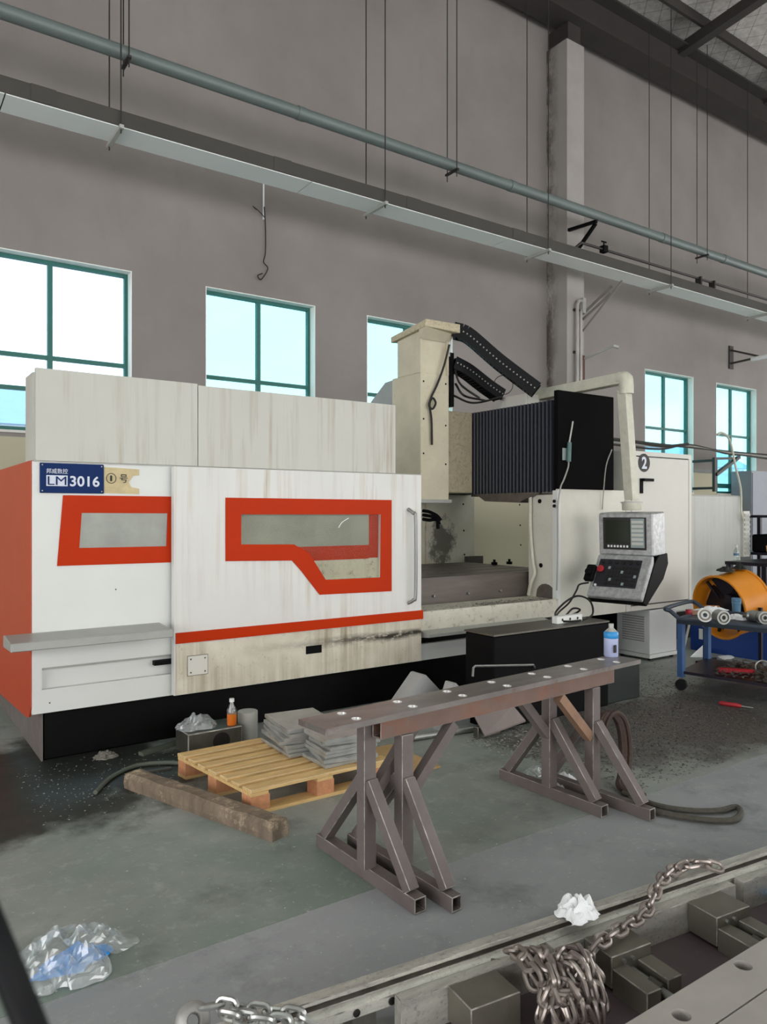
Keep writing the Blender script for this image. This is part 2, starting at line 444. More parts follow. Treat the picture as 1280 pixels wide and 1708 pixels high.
def text(name, s, size, m, parent, origin, xdir=(1, 0, 0), ydir=(0, 0, 1), width=None, height=None, label=None, off=.002, bold=0.):
    cu = bpy.data.curves.new(name, 'FONT'); cu.body = s; cu.size = size; cu.extrude = off; cu.offset = bold * size; cu.space_character = 1 + bold * 1.5
    o = bpy.data.objects.new(name, cu); COL.objects.link(o)
    bpy.context.view_layer.update()
    me = bpy.data.meshes.new_from_object(o.evaluated_get(bpy.context.evaluated_depsgraph_get()))
    bpy.data.objects.remove(o); bpy.data.curves.remove(cu)
    me.name = name
    xs = [v.co.x for v in me.vertices] or [0, 1]; ys = [v.co.y for v in me.vertices] or [0, 1]
    sx = width / max(1e-6, max(xs) - min(xs)) if width else 1
    sy = height / max(1e-6, max(ys) - min(ys)) if height else (sx if width else 1)
    X, Y = Vector(xdir), Vector(ydir); N = X.cross(Y)
    O = Vector(origin) - root_off(parent)
    for v in me.vertices:
        v.co = O + X * ((v.co.x - min(xs)) * sx) + Y * ((v.co.y - min(ys)) * sy) + N * v.co.z
    me.materials.clear(); me.materials.append(m)
    t_ = bpy.data.objects.new(name, me); COL.objects.link(t_); t_.parent = parent
    if label: t_['label'] = label
    return t_

def crumple(c, w, d, h, seed, n=22, rz=0, spiky=.35, fine=.5):
    """crumpled sheet: an irregular outline with noisy folds, resting on its base"""
    bm = bmesh.new(); rows = []
    for i in range(n + 1):
        row = []
        for j in range(n + 1):
            u, v = i / n * 2 - 1, j / n * 2 - 1
            a = math.atan2(v, u); k = 1 + spiky * noise.noise(Vector((math.cos(a) * 1.7, math.sin(a) * 1.7, seed)))
            # square to disc
            uu = u * math.sqrt(1 - v * v / 2); vv = v * math.sqrt(1 - u * u / 2)
            r = math.sqrt(uu * uu + vv * vv)
            f = abs(noise.noise(Vector((u * 2.2, v * 2.2, seed + 5)))) * .75 + fine * abs(noise.noise(Vector((u * 5, v * 5, seed + 9)))) + .35
            z = h * f * (1 - r ** 2.2) + .004
            x, y = uu * w / 2 * k, vv * d / 2 * k
            x += .08 * w * noise.noise(Vector((u * 3, v * 3, seed + 20))); y += .08 * d * noise.noise(Vector((u * 3, v * 3, seed + 30)))
            row.append(bm.verts.new((c[0] + x * math.cos(rz) - y * math.sin(rz), c[1] + x * math.sin(rz) + y * math.cos(rz), c[2] + max(.003, z))))
        rows.append(row)
    for i in range(n):
        for j in range(n): bm.faces.new((rows[i][j], rows[i + 1][j], rows[i + 1][j + 1], rows[i][j + 1]))
    return bm

def curve_pts(ctrl, n=40):
    """Catmull-Rom through control points"""
    P = [Vector(p) for p in ctrl]; P = [P[0] * 2 - P[1]] + P + [P[-1] * 2 - P[-2]]; out = []
    seg = len(P) - 3
    for q in range(n + 1):
        s_ = q / n * seg; i = min(int(s_), seg - 1); u = s_ - i
        a, b, c_, d = P[i:i + 4]
        out.append(.5 * (2 * b + (c_ - a) * u + (2 * a - 5 * b + 4 * c_ - d) * u * u + (3 * b - a - 3 * c_ + d) * u ** 3))
    return out

def resample(pts, n):
    L = [0]
    for a, b in zip(pts, pts[1:]): L.append(L[-1] + (b - a).length)
    out = []
    for k in range(n + 1):
        t_ = L[-1] * k / n; i = max(q for q in range(len(L)) if L[q] <= t_ + 1e-9); i = min(i, len(pts) - 2)
        out.append(pts[i].lerp(pts[i + 1], (t_ - L[i]) / max(1e-9, L[i + 1] - L[i])))
    return out

def screw(parent, p, nrm=(0, -1, 0), r=.006, m=None, name='screw'):
    p = Vector(p); nrm = Vector(nrm)
    return part(name, MB().lathe([(r, 0), (r, .003), (r * .6, .005)], p, 8, nrm), m or M_steel_d, parent)

# ------------------------------------------------------------------ the setting: floor, wall, windows, column, roof
SEAM = 2.64
fl = struct('floor', MB().box((-9, -13, -.25), (27, 9.5, -.006)), M_floor2)
part('slab', MB().box((-9, SEAM + .003, -.006), (27, 9.5, 0)), M_floor, fl)
part('joint_filler', MB().box((-9, SEAM - .0028, -.006), (27, SEAM + .0028, -.0015)), mat('joint_filler_pale', 'a3a59f', .9, 0, .4, 30), fl)
part('slab', MB().box((-9, -13, -.006), (27, SEAM - .003, 0)), M_floor2, fl)

YW, WT, ZTOP = 9.5, .24, 11.4
OPEN = [(.91, 2.761, 2.55, 4.62), (3.725, 5.389, 2.55, 4.60), (6.287, 7.98, 2.55, 4.60), (13.079, 14.77, 2.03, 4.53), (15.636, 17.304, 2.03, 4.50)]
wb = MB(); x = -9.0
for a, b, z0, z1 in OPEN:
    wb.box((x, YW, 0), (a, YW + WT, ZTOP)); wb.box((a, YW, 0), (b, YW + WT, z0)); wb.box((a, YW, z1), (b, YW + WT, ZTOP)); x = b
wb.box((x, YW, 0), (27, YW + WT, ZTOP))
struct('wall_back', wb, M_wall)
struct('trim_1', MB().box((-9, YW - .012, 2.475), (.905, YW - .001, 2.55)).box((2.765, YW - .012, 2.475), (3.72, YW - .001, 2.55)).box((5.394, YW - .012, 2.475), (6.282, YW - .001, 2.55))
       .box((7.985, YW - .012, 2.475), (13.074, YW - .001, 2.55)).box((14.775, YW - .012, 2.475), (15.63, YW - .001, 2.55)).box((17.31, YW - .012, 2.475), (27, YW - .001, 2.55)), mat('grey_wall_band', '8b8d8c', .8))

for i, (a, b, z0, z1) in enumerate(OPEN):
    f = MB(); y0, y1 = YW + .13, YW + .19; w = .055
    f.box((a, y0, z0), (a + w, y1, z1)).box((b - w, y0, z0), (b, y1, z1)).box((a + w, y0, z1 - w), (b - w, y1, z1)).box((a + w, y0, z0), (b - w, y1, z0 + w))
    win = struct('window_%d' % (i + 1), f, M_green)
    xm = (a + b) / 2
    rows = [z0 + w, 3.43, z1 - w] if i not in (0, 3, 4) else ([z0 + w, 3.06, 3.45, z1 - w] if i == 0 else [z0 + w, 2.21, 3.37, z1 - w])
    part('mullion', MB().box((xm - .028, y0, z0 + w), (xm + .028, y1, z1 - w)), M_green, win)
    for zb in rows[1:-1]:
        hb = .05 if zb == 2.21 else .025
        part('transom', MB().box((a + w, y0 + .004, zb - hb), (xm - .028, y1 - .004, zb + hb)).box((xm + .028, y0 + .004, zb - hb), (b - w, y1 - .004, zb + hb)), M_green, win)
    for (xa, xb) in ((a + w, xm - .028), (xm + .028, b - w)):
        for za, zb in zip(rows, rows[1:]):
            part('pane', MB().box((xa, YW + .155, za), (xb, YW + .161, zb)), M_winglass1 if i == 0 else M_winglass, win)
    part('reveal_lining', MB().box((b - .012, YW - .004, z0), (b - .0005, YW + .129, z1)).box((a + .0005, YW - .004, z0), (a + .012, YW + .129, z1)).box((a + .012, YW - .004, z1 - .012), (b - .012, YW + .129, z1 - .0005)), mat('reveal_white', 'eef0ec', .7, 0, .04), win)
    part('sill_board', MB().box((a, YW - .02, z0 - .03), (b, YW + .13, z0)), mat('sill_white', 'd8d8d2', .7), win)

# the hall's other walls, behind and beside the camera: a wide gateway in front, the left end open to the yard
struct('wall_front', MB().box((-9, -13.3, 0), (-4, -13, 13.6)).box((24, -13.3, 0), (27, -13, 13.6)).box((-4, -13.3, 7.5), (24, -13, 13.6)), M_wall)
struct('wall_left', MB().box((-9.3, -13, 0), (-9, -10.5, 13.6)).box((-9.3, 7.5, 0), (-9, 9.5, 13.6)).box((-9.3, -10.5, 6.0), (-9, 7.5, 13.6)), M_wall)
struct('wall_right', MB().box((27, -13, 0), (27.3, -10.5, 13.6)).box((27, 7.5, 0), (27.3, 9.5, 13.6)).box((27, -10.5, 6.0), (27.3, 7.5, 13.6)), M_wall)

# concrete column on the wall
struct('trim_2', MB().box((10.21, 9.02, 0), (10.66, YW, 9.98)), M_col)
struct('trim_3', MB().box((10.27, 9.05, 9.98), (10.6, YW, 10.32)), M_beam)           # bearing block on the column head
# crane runway beam along the wall: web, flanges, stiffeners
rb = MB(); rb.box((-9, 8.86, 10.32), (27, 9.34, 10.36)).box((-9, 9.09, 10.36), (27, 9.11, 10.98)).box((-9, 8.86, 10.98), (27, 9.34, 11.02))
struct('trim_4', rb, M_beam)
# roof: foil underside rising from the eave, purlins along the wall and rafters across
zr = lambda y: 11.28 + (YW - y) * .11
cb_ = MB()
def roof_strip(mb, ya, yb, th=.08):
    return mb.hexa([(-9, ya, zr(ya)), (27, ya, zr(ya)), (27, yb, zr(yb)), (-9, yb, zr(yb)), (-9, ya, zr(ya) + th), (27, ya, zr(ya) + th), (27, yb, zr(yb) + th), (-9, yb, zr(yb) + th)])
for ya, yb in ((-13, -6.4), (-4.8, 0.6), (2.2, 9.8)): roof_strip(cb_, ya, yb)
ceil = struct('ceiling', cb_, M_foil)
M_sky = glass('skylight_sheet', 'e2e8e4', .10, 'e8ece8', .03)
for ya, yb in ((-6.395, -4.805), (.605, 2.195)):                      # two rooflight strips of corrugated clear sheet
    part('skylight_panel', roof_strip(MB(), ya, yb, .006), M_sky, ceil)
for k in range(6):
    y = 8.55 - k * 1.5
    part('purlin', MB().box((-9, y - .03, zr(y) - .2), (27, y + .03, zr(y) - .004)), M_beam, ceil)
for xr in (-2.6, 3.9, 7.15, 10.43, 13.7, 16.95, 20.2):
    part('rafter', MB().hexa([(xr - .1, -12, zr(-12) - .5), (xr + .1, -12, zr(-12) - .5), (xr + .1, 9.4, zr(9.4) - .42), (xr - .1, 9.4, zr(9.4) - .42),
                              (xr - .1, -12, zr(-12) - .21), (xr + .1, -12, zr(-12) - .21), (xr + .1, 9.4, zr(9.4) - .21), (xr - .1, 9.4, zr(9.4) - .21)]), M_beam, ceil)

# outside: yard and a long pale shed seen through the lower panes
struct('ground', MB().box((-30, 9.8, -.4), (60, 80, -.3)), mat('yard_concrete', 'a9aaa6', .9))
sh = thing('shed', 'pale blue roofed shed outside beyond the windows', 'shed', (10, 34, -.3))
part('wall', MB().box((-25, 34, -.3), (60, 44, 5.2)), mat('shed_wall', 'dfe6ee', .8), sh)
part('roof', MB().hexa([(-25.5, 33.4, 5.2), (60.5, 33.4, 5.2), (60.5, 44, 5.2), (-25.5, 44, 5.2), (-25.5, 37, 7.2), (60.5, 37, 7.2), (60.5, 40, 7.2), (-25.5, 40, 7.2)]), mat('shed_roof', '7fa6cf', .6), sh)

# ------------------------------------------------------------------ overhead: gas pipe, cable tray, conduits on the column
YP, ZP, RP = 8.4, 6.655, .078
gp = thing('gas_pipe', 'grey green steel pipe hung on thin rods along the wall', 'pipe', (8, YP, ZP - RP))
part('pipe', MB().cyl((-6, YP, ZP), (24, YP, ZP), RP, 20), M_pipe, gp, smooth=True)
for xc in (.2, 4.55, 8.25, 12.1, 14.1, 17.9, 21.5):
    part('coupling', MB().cyl((xc - .05, YP, ZP), (xc + .05, YP, ZP), RP + .008, 20), M_pipe, gp, smooth=True)
for xc in (-1.5, 2.38, 7.05, 13.35, 17.2):
    b = MB(); b.tube([(xc, YP - RP - .03, 10.6), (xc, YP - RP - .03, ZP - RP - .12)], .008, 6).tube([(xc, YP + RP + .03, 10.6), (xc, YP + RP + .03, ZP - RP - .12)], .008, 6)
    b.box((xc - .02, YP - RP - .06, ZP - RP - .03), (xc + .02, YP + RP + .06, ZP - RP - .004))
    part('hanger', b, M_rod, gp)
b = MB(); b.bar((10.25, YP, ZP - .1), (10.25, 9.02, ZP - .06), .05, .05).bar((10.25, YP + .02, ZP - .13), (10.25, 9.0, ZP - .62), .05, .05)
part('bracket', b, M_black, gp)

ct = thing('cable_tray', 'long dark sided cable tray with white underside hung below the pipe', 'cable tray', (8, 8.4, 5.735))
Y0, Y1, Z0, Z1 = 8.2, 8.58, 5.735, 5.90
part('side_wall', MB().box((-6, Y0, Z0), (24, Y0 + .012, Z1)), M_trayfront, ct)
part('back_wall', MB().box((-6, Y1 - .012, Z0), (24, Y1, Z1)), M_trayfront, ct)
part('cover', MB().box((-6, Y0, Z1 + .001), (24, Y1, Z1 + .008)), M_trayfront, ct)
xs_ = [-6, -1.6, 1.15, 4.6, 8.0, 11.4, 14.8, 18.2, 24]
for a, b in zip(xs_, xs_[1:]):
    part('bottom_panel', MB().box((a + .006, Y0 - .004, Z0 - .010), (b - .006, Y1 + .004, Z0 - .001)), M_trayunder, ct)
for xc in (-1.05, 2.257, 5.694, 8.81, 12.0, 15.36, 18.8):
    b = MB(); b.tube([(xc, Y0 - .04, 10.7), (xc, Y0 - .04, Z0 - .09)], .008, 6).tube([(xc, Y1 + .04, 10.7), (xc, Y1 + .04, Z0 - .09)], .008, 6)
    part('hanger_rod', b, M_rod, ct)
    part('strut', MB().box((xc - .022, Y0 - .08, Z0 - .052), (xc + .022, Y1 + .08, Z0 - .012)), M_strut, ct)
for xc in (1.5, 4.2, 6.2, 8.2):
    part('joint_plate', MB().box((xc - .12, Y0 - .006, Z0 + .01), (xc + .12, Y0 - .001, Z1 + .012)), M_trayfront, ct)

tp = thing('air_line', 'thin dark conduit with a small valve lying along the cable tray', 'conduit', (12, 8.25, 5.98))
part('pipe', MB().tube([(9.55, 8.3, 5.91), (9.68, 8.25, 6.03), (10, 8.25, 6.03), (22, 8.25, 6.03)], .022, 8), M_rod, tp, smooth=True)
part('valve', MB().box((10.2, 8.20, 5.98), (10.3, 8.30, 6.09)).cyl((10.25, 8.25, 6.09), (10.25, 8.25, 6.16), .012, 8).box((10.19, 8.24, 6.15), (10.31, 8.26, 6.17)), M_black, tp)
for xc in (13.0, 13.45, 16.8):
    part('saddle_clip', MB().box((xc - .02, 8.19, 5.908), (xc + .02, 8.31, 6.06)), M_rod, tp)

cd = thing('conduit_riser', 'two pale vertical conduits clamped to the front of the concrete column', 'conduit', (10.45, 9.0, 0))
for q, xo in enumerate((10.40, 10.49)):
    part('conduit', MB().tube([(xo, 8.95, .3), (xo, 8.95, 5.28 - q * .12), (xo + .04, 8.95, 5.36 - q * .12), (xo + .10, 8.93, 5.36 - q * .12)], .03, 10), mat('conduit_grey', 'b3aeab', .5), cd, smooth=True)
for zc in (3.0, 4.45, 5.2):
    part('clamp', MB().box((10.36, 8.975, zc - .02), (10.53, 9.018, zc + .02)), M_rod, cd)
part('junction_box', MB().box((10.5, 8.9, 5.15), (10.58, 9.018, 5.42)).bevel(.006), M_strut, cd)

b = MB(); b.box((10.6, 8.995, 4.05), (10.65, 9.018, 4.45)).bar((10.62, 8.99, 4.38), (10.75, 8.35, 4.62), .03, .03).bar((10.75, 8.35, 4.62), (10.86, 8.3, 4.58), .06, .04)
wb2 = thing('column_bracket', 'rusty bracket with a thin arm reaching out from the column', 'bracket', (10.62, 9.0, 4.05))
part('base_plate', MB().box((10.58, 8.99, 3.98), (10.65, 9.018, 4.42)), mat('rust_plate', '5d4038', .7), wb2)
part('arm', MB().bar((10.63, 8.985, 4.36), (10.72, 8.42, 4.50), .03, .035).bar((10.72, 8.42, 4.50), (10.78, 8.36, 4.47), .06, .04), M_strut, wb2)

ob = thing('angle_bracket', 'grey three armed angle bracket on the column under the tray', 'bracket', (10.6, 8.9, 5.0))
part('arm', MB().bar((10.6, 9.0, 5.06), (10.75, 8.5, 5.44), .035, .035), mat('bracket_grey', '7c7774', .6, .1), ob)
part('arm', MB().bar((10.6, 9.0, 5.16), (10.72, 8.45, 5.55), .035, .035), mat('bracket_grey', '7c7774', .6, .1), ob)
part('arm', MB().bar((10.6, 9.0, 4.85), (10.8, 8.3, 5.62), .03, .03), mat('bracket_grey', '7c7774', .6, .1), ob)

# wall lamp on a bracket at the far right
wl = thing('wall_lamp', 'white tube lamp on a steel wall bracket between two windows', 'lamp', (16.2, 9.4, 4.6))
p = at(1218, 592, Y=YW)
part('wall_plate', MB().box((p.x - .06, YW - .03, p.z - .32), (p.x + .1, YW - .002, p.z + .2)), M_rod, wl)
part('bracket_arm', MB().bar((p.x, YW - .03, p.z + .1), (p.x + .12, 8.9, p.z - .12), .04, .04).bar((p.x, YW - .03, p.z - .2), (p.x + .12, 8.9, p.z - .14), .04, .04), M_rod, wl)
part('lamp_tube', MB().tube([(p.x + .1, 9.05, p.z - .17), (p.x + .3, 7.2, p.z - .06)], .05, 12), M_lamp, wl, smooth=True)

# loose wire dangling on the wall
p = at(441, 305, Y=YW - .03)
dw = thing('dangling_wire', 'white strap and loose wire dangling down the grey wall', 'wire', (p.x, YW - .03, 4.6))
part('strap', MB().box((p.x - .012, YW - .012, p.z - .5), (p.x + .012, YW - .004, p.z + .2)), M_paper, dw)
pts = [at(441, 345, Y=YW - .03), at(443, 380, Y=YW - .03), at(443, 420, Y=YW - .04), at(440, 437, Y=YW - .04), at(447, 448, Y=YW - .04), at(436, 466, Y=YW - .05), at(430, 460, Y=YW - .05), at(438, 456, Y=YW - .05)]
part('wire', MB().tube(curve_pts(pts, 50), .008, 6), M_cable, dw)
part('wire_tuft', MB().tube(curve_pts([at(441, 362, Y=YW - .03), at(432, 352, Y=YW - .04), at(422, 344, Y=YW - .03), at(428, 350, Y=YW - .05)], 20), .006, 5), M_cable, dw)

# ------------------------------------------------------------------ the gantry machining centre
mc = thing('machining_centre', 'white and orange gantry milling machine with black bellows and blue nameplate', 'machine', (.85, 5.0, 0))
YF = 5.0
# base and bed
part('base', MB().box((.95, 5.22, 0), (6.6, 8.2, .36)).bevel(.01), M_blackbase, mc)
part('base_side', MB().box((.94, 5.21, 0), (.949, 8.2, .33)), mat('base_side_grey', '6f6865', .6, 0, .25, 6), mc)
part('bed', MB().box((2.0, 5.5, .36), (6.5, 7.4, .56)), M_blackbase, mc)
# fixed front panel with a long recess at its foot
fp = MB()
fp.box((.85, YF, .64), (1.80, YF + .03, 1.915)).box((.85, YF, .36), (1.80, YF + .03, .505)).box((.85, YF, .505), (.905, YF + .03, .64)).box((.905, YF + .04, .5), (1.80, YF + .045, .65))
pan = part('front_panel', fp, M_white, mc)
part('recess_lip', MB().box((.905, YF + .012, .625), (1.74, YF + .04, .64)), M_tray, pan)
part('recess_bar', MB().box((1.60, YF - .012, .575), (1.76, YF + .035, .605)), M_black, pan)
fr_o = [(1.027, 1.709), (1.80, 1.709), (1.80, 1.262), (.992, 1.267)]
fr_i = [(1.138, 1.598), (1.689, 1.595), (1.681, 1.373), (1.123, 1.376)]
part('window_surround', MB().ring(fr_o, fr_i, XZ(YF - .006), 0, .005), M_orange, pan)
part('window_pane', MB().prism(fr_i, XZ(YF - .003), 0, .002), M_grayglass, pan)
for q in ((1.35, 1.10), (.93, .80), (.95, .42)):
    screw(pan, (q[0], YF, q[1]), r=.005)
# nameplate and tape note
np_ = part('nameplate', MB().box((.892, YF - .012, 1.722), (1.272, YF - .001, 1.908)).bevel(.003), M_blue, mc, 'blue plate reading LM 3016 in white')
for q in ((.905, 1.735), (1.258, 1.735), (.905, 1.895), (1.258, 1.895)):
    screw(np_, (q[0], YF - .012, q[1]), r=.005, m=M_steel, name='rivet')
text('lettering', '邦威数控', .04, M_letter, np_, (.928, YF - .0135, 1.842), width=.125, height=.032)
part('emblem_box', MB().box((.928, YF - .0135, 1.765), (1.052, YF - .012, 1.832)), M_letter, np_)
text('lettering', 'LM', .06, M_blue, np_, (.936, YF - .0150, 1.772), width=.108, height=.053, off=.0012, bold=0)
text('lettering', '3016', .08, M_letter, np_, (1.066, YF - .0135, 1.765), width=.178, height=.066, bold=.02)
cardp = [(1.276, 1.726), (1.50, 1.722), (1.50, 1.758), (1.448, 1.768), (1.432, 1.80), (1.46, 1.842), (1.50, 1.846), (1.50, 1.886), (1.276, 1.894)]
nt = part('number_note', MB().prism(cardp, XZ(YF - .004), 0, .003), M_card, mc, 'torn cardboard note marked with a circled one')
part('circle', MB().tube([(1.32 + .03 * math.cos(a), YF - .006, 1.822 + .032 * math.sin(a)) for a in [k * PI / 12 for k in range(24)]], .0022, 5, True), M_ink, nt)
text('lettering', '1', .04, M_ink, nt, (1.313, YF - .0065, 1.804), height=.036, width=.012)
text('lettering', '号', .06, M_ink, nt, (1.375, YF - .0065, 1.795), width=.048, height=.055)
# sloping tray rail along the front
tr = MB(); tr.prism([(4.72, .80), (4.72, .85), (5.0, .862), (5.0, .79)], lambda u, v, w: (w, u, v), .69, 1.635)
part('front_rail', tr.bevel(.004), M_tray, mc)
# orange side
sp = MB(); sp.prism([(5.012, .40), (5.06, .335), (5.14, .315), (8.5, .10), (8.5, 1.92), (5.012, 1.92)], YZ(.842), 0, .012)
part('side_panel', sp, M_orange2, mc, 'orange painted side sheet')
part('back_panel', MB().box((.86, 8.3, .36), (3.6, 8.33, 1.9)), M_white, mc)
# upper white panels
part('upper_panel', MB().box((.871, YF, 1.922), (1.902, YF + .04, 2.492)).box((.860, YF + .0405, 1.922), (.90, YF + .29, 2.47)), M_upper, mc)
part('upper_panel', MB().box((1.908, YF, 1.922), (3.592, YF + .04, 2.482)), M_upper, mc)
part('edge_strip', MB().box((.858, YF - .004, 1.912), (3.86, YF + .05, 1.920)), M_tray, mc)
# sliding door, in front of the fixed panel
YD = 4.93
dA = at(292, 778, Y=YD); dB = at(703, 1100, Y=YD)
dx0, dx1, dz0, dz1 = dA.x, dB.x, dB.z - .01, dA.z
P = lambda px, py: (lambda q: (q.x, q.z))(at(px, py, Y=YD))
wo = [P(402, 858), P(635, 858), P(634, 963), P(543, 967), P(515, 930), P(508, 920), P(402, 914)]
wo = [P(402, 858), P(635, 858), P(634, 963), P(543, 967), P(515, 922), P(490, 908), P(402, 908)]
fo = [P(376, 830), P(653, 834), P(653, 986), P(533, 992), P(502, 952), P(487, 935), P(376, 936)]
# the sheet around the window: rectangle ring to the window outline
door = MB()
ro = [(dx0, dz1), (dx1, dz1), (dx1, dz0), (wo[3][0], dz0), (wo[4][0], dz0), (wo[5][0] - .02, dz0), (dx0, dz0)]
door.ring(ro, wo, XZ(YD), 0, .035)
dr = part('sliding_door', door, M_door, mc)
part('window_surround', MB().ring(fo, wo, XZ(YD - .006), 0, .005), M_orange, dr)
part('window_glass', MB().prism(wo, XZ(YD + .008), 0, .004), M_doorglass, dr)
def inside(px0, py0, px1, py1):
    a, b = at(px0, py0, Y=YD), at(px1, py1, Y=YD); return a, b
a, b = inside(395, 852, 619, 909)
part('inner_pane', MB().box((a.x, YD + .030, b.z), (b.x, YD + .034, a.z)), M_grayglass, dr)
a, b = inside(619, 852, 641, 930); a2, b2 = inside(500, 909, 641, 931)
part('inner_surround', MB().box((a.x, YD + .0302, b.z), (b.x, YD + .034, a.z)).box((a2.x, YD + .0302, b2.z), (a.x - .0005, YD + .034, a2.z)), M_orange, dr)
a, b = inside(500, 931, 641, 975)
part('inner_sheet', MB().box((a.x, YD + .0304, b.z), (b.x, YD + .034, a.z)), M_grease, dr, 'greasy cream sheet seen through the lower window')
q0, q1 = at(560, 948, Y=YD + .02), at(634, 943, Y=YD + .02)
part('scratch_mark', MB().tube(curve_pts([at(565, 880, Y=YD + .006), at(571, 871, Y=YD + .006), at(582, 864, Y=YD + .006)], 10), .003, 5), M_paper, dr)
z0, z1 = at(293, 1074, Y=YD).z, at(293, 1056, Y=YD).z
part('stripe', MB().box((dx0 + .004, YD - .012, z0), (dx1 + .012, YD, z1)), M_orange, dr)
part('lower_sheet', MB().box((dx0 + .003, YD - .003, dz0 + .002), (dx1 - .003, YD - .0002, z0 - .004)), M_foot, dr)
# handle, latch, small cover
h0, h1 = at(692, 850, Y=YD - .05), at(690, 1007, Y=YD - .05)
hx = h0.x
part('handle', MB().tube(curve_pts([(hx - .03, YD, h0.z + .005), (hx - .012, YD - .045, h0.z - .03), (hx + .004, YD - .058, h0.z - .09), (hx + .004, YD - .058, h1.z + .10), (hx - .010, YD - .045, h1.z + .03), (hx - .03, YD, h1.z)], 30), .014, 10), mat('satin_handle', '8f8f8e', .4, .7, .1), dr, smooth=True)
a, b = at(510, 1078, Y=YD), at(536, 1088, Y=YD)
part('latch', MB().box((a.x, YD - .010, b.z), (b.x, YD - .003, a.z)).bevel(.002), M_black, dr)
a, b = at(313, 1095, Y=YD), at(346, 1123, Y=YD)
sc_ = part('cover_plate', MB().box((a.x, YD - .008, b.z), (b.x, YD - .003, a.z)).bevel(.0015), M_cabinet, dr)
for q in ((a.x + .02, a.z - .02), (b.x - .02, a.z - .02), (a.x + .02, b.z + .02), (b.x - .02, b.z + .02)):
    part('cover_gap', MB().box((a.x - .004, YD - .0045, b.z - .004), (b.x + .004, YD - .0032, a.z + .004)), M_steel_d, dr) if q[0] < (a.x + b.x) / 2 and q[1] > (a.z + b.z) / 2 else None
    part('screw', MB().lathe([(.006, 0), (.006, .003), (.003, .004)], (q[0], YD - .008, q[1]), 8, (0, -1, 0)), M_steel_d, dr)
# door edge return (left) and top lip
part('edge_return', MB().box((dx0 - .006, YD, dz0), (dx0 - .0005, YF - .014, dz1)), M_white, dr)
# sill, lower ledge and low bar right of the door
sl = part('sill', MB().box((3.80, YF - .012, .60), (5.522, YF + .02, .765)).box((3.80, YF + .02, .735), (5.522, YF + .38, .76)), M_grease, mc, 'greasy chip spattered cream sill')
part('lower_ledge', MB().prism([(4.87, .565), (4.87, .59), (5.0, .61), (5.0, .55)], lambda u, v, w: (w, u, v), 3.84, 5.3), M_tray, mc)
part('low_bar', MB().box((3.80, YF - .02, .36), (4.40, YF + .02, .495)), M_white, mc)
# table with T slots
tb = MB(); ty0, ty1, tz = 5.42, 6.9, 1.0
ys = [5.42]
for k in range(5):
    yc = 5.58 + k * .3; ys += [yc - .014, yc + .014]
ys.append(6.9)
for k in range(0, len(ys), 2): tb.box((3.0, ys[k], .62), (6.0, ys[k + 1], tz))
tb.box((3.01, 5.43, .58), (5.99, 6.89, .94))
part('work_table', tb, M_table, mc, smooth=False)
for k in range(4):
    xk = 3.9 + k * .42
    part('table_bolt', MB().lathe([(.012, 0), (.012, .02), (.008, .025)], (xk, 5.42, .83), 8, (0, -1, 0)), M_steel, mc)
for q in ((825, 942), (850, 941)):
    a = at(q[0], q[1], Z=1.0)
    part('clamp_nut', MB().lathe([(.035, 0), (.035, .03), (.015, .03), (.015, .06)], (a.x, a.y, 1.0), 8), M_black, mc)
# rear splash guards
gx = [3.3, 4.65, 5.05, 5.62, 6.0, 6.4]
for k, (a, b) in enumerate(zip(gx, gx[1:])):
    part('splash_guard', MB().box((a + .004, 7.2 - (.03 if k % 2 else 0), .9), (b - .004, 7.23, 2.0)), M_inner, mc)
for k, (px, py) in enumerate(((773, 841), (774, 885), (775, 925), (867, 842), (868, 876), (869, 909))):
    a = at(px, py, Y=7.165)
    screw(mc, a, r=.012, m=M_black)
a, b = at(776, 928, Y=7.15), at(802, 943, Y=7.15)
part('grey_cover', MB().box((a.x, 7.10, b.z), (b.x, 7.16, a.z)), M_table, mc)
# front column carrying the crossbeam
cx0, cx1 = 5.522, 6.56
colb = MB(); colb.box((cx0, YF, .56), (cx1, YF + .02, 1.83)).box((cx0, YF + .02, .70), (cx0 + .02, YF + .38, 1.80)).box((cx0 + .02, YF + .02, .56), (cx1, YF + .40, 1.79))
part('front_column', colb, mat('column_cream_paint', 'd4d2c6', .45, 0, .08, 3, spot=('a3946a', 5, .57, .72, .5)), mc)
part('corner_strip', MB().box((cx0 - .012, YF - .01, .70), (cx0 + .035, YF + .05, 1.815)), M_white, mc)
for q in ((901, 836), (903, 943)):
    a = at(q[0], q[1], X=cx0)
    part('cable_port', MB().lathe([(.022, 0), (.022, .008), (.012, .012)], a, 10, (-1, 0, 0)), M_black, mc)
for q in ((924, 836), (924, 844)):
    a = at(q[0], q[1], Y=YF)
    part('cable_port', MB().lathe([(.016, 0), (.016, .014), (.01, .018)], a, 10, (0, -1, 0)), M_black, mc)
hp = [(5.03 + .0, .72), (5.28, .72), (5.27, .80)] + [(5.15 + .12 * math.cos(a), .80 + .10 * math.sin(a)) for a in [k * PI / 8 for k in range(0, 9)]]
part('column_cutout', MB().prism(hp, YZ(cx0 - .004), 0, .003), M_table, mc)
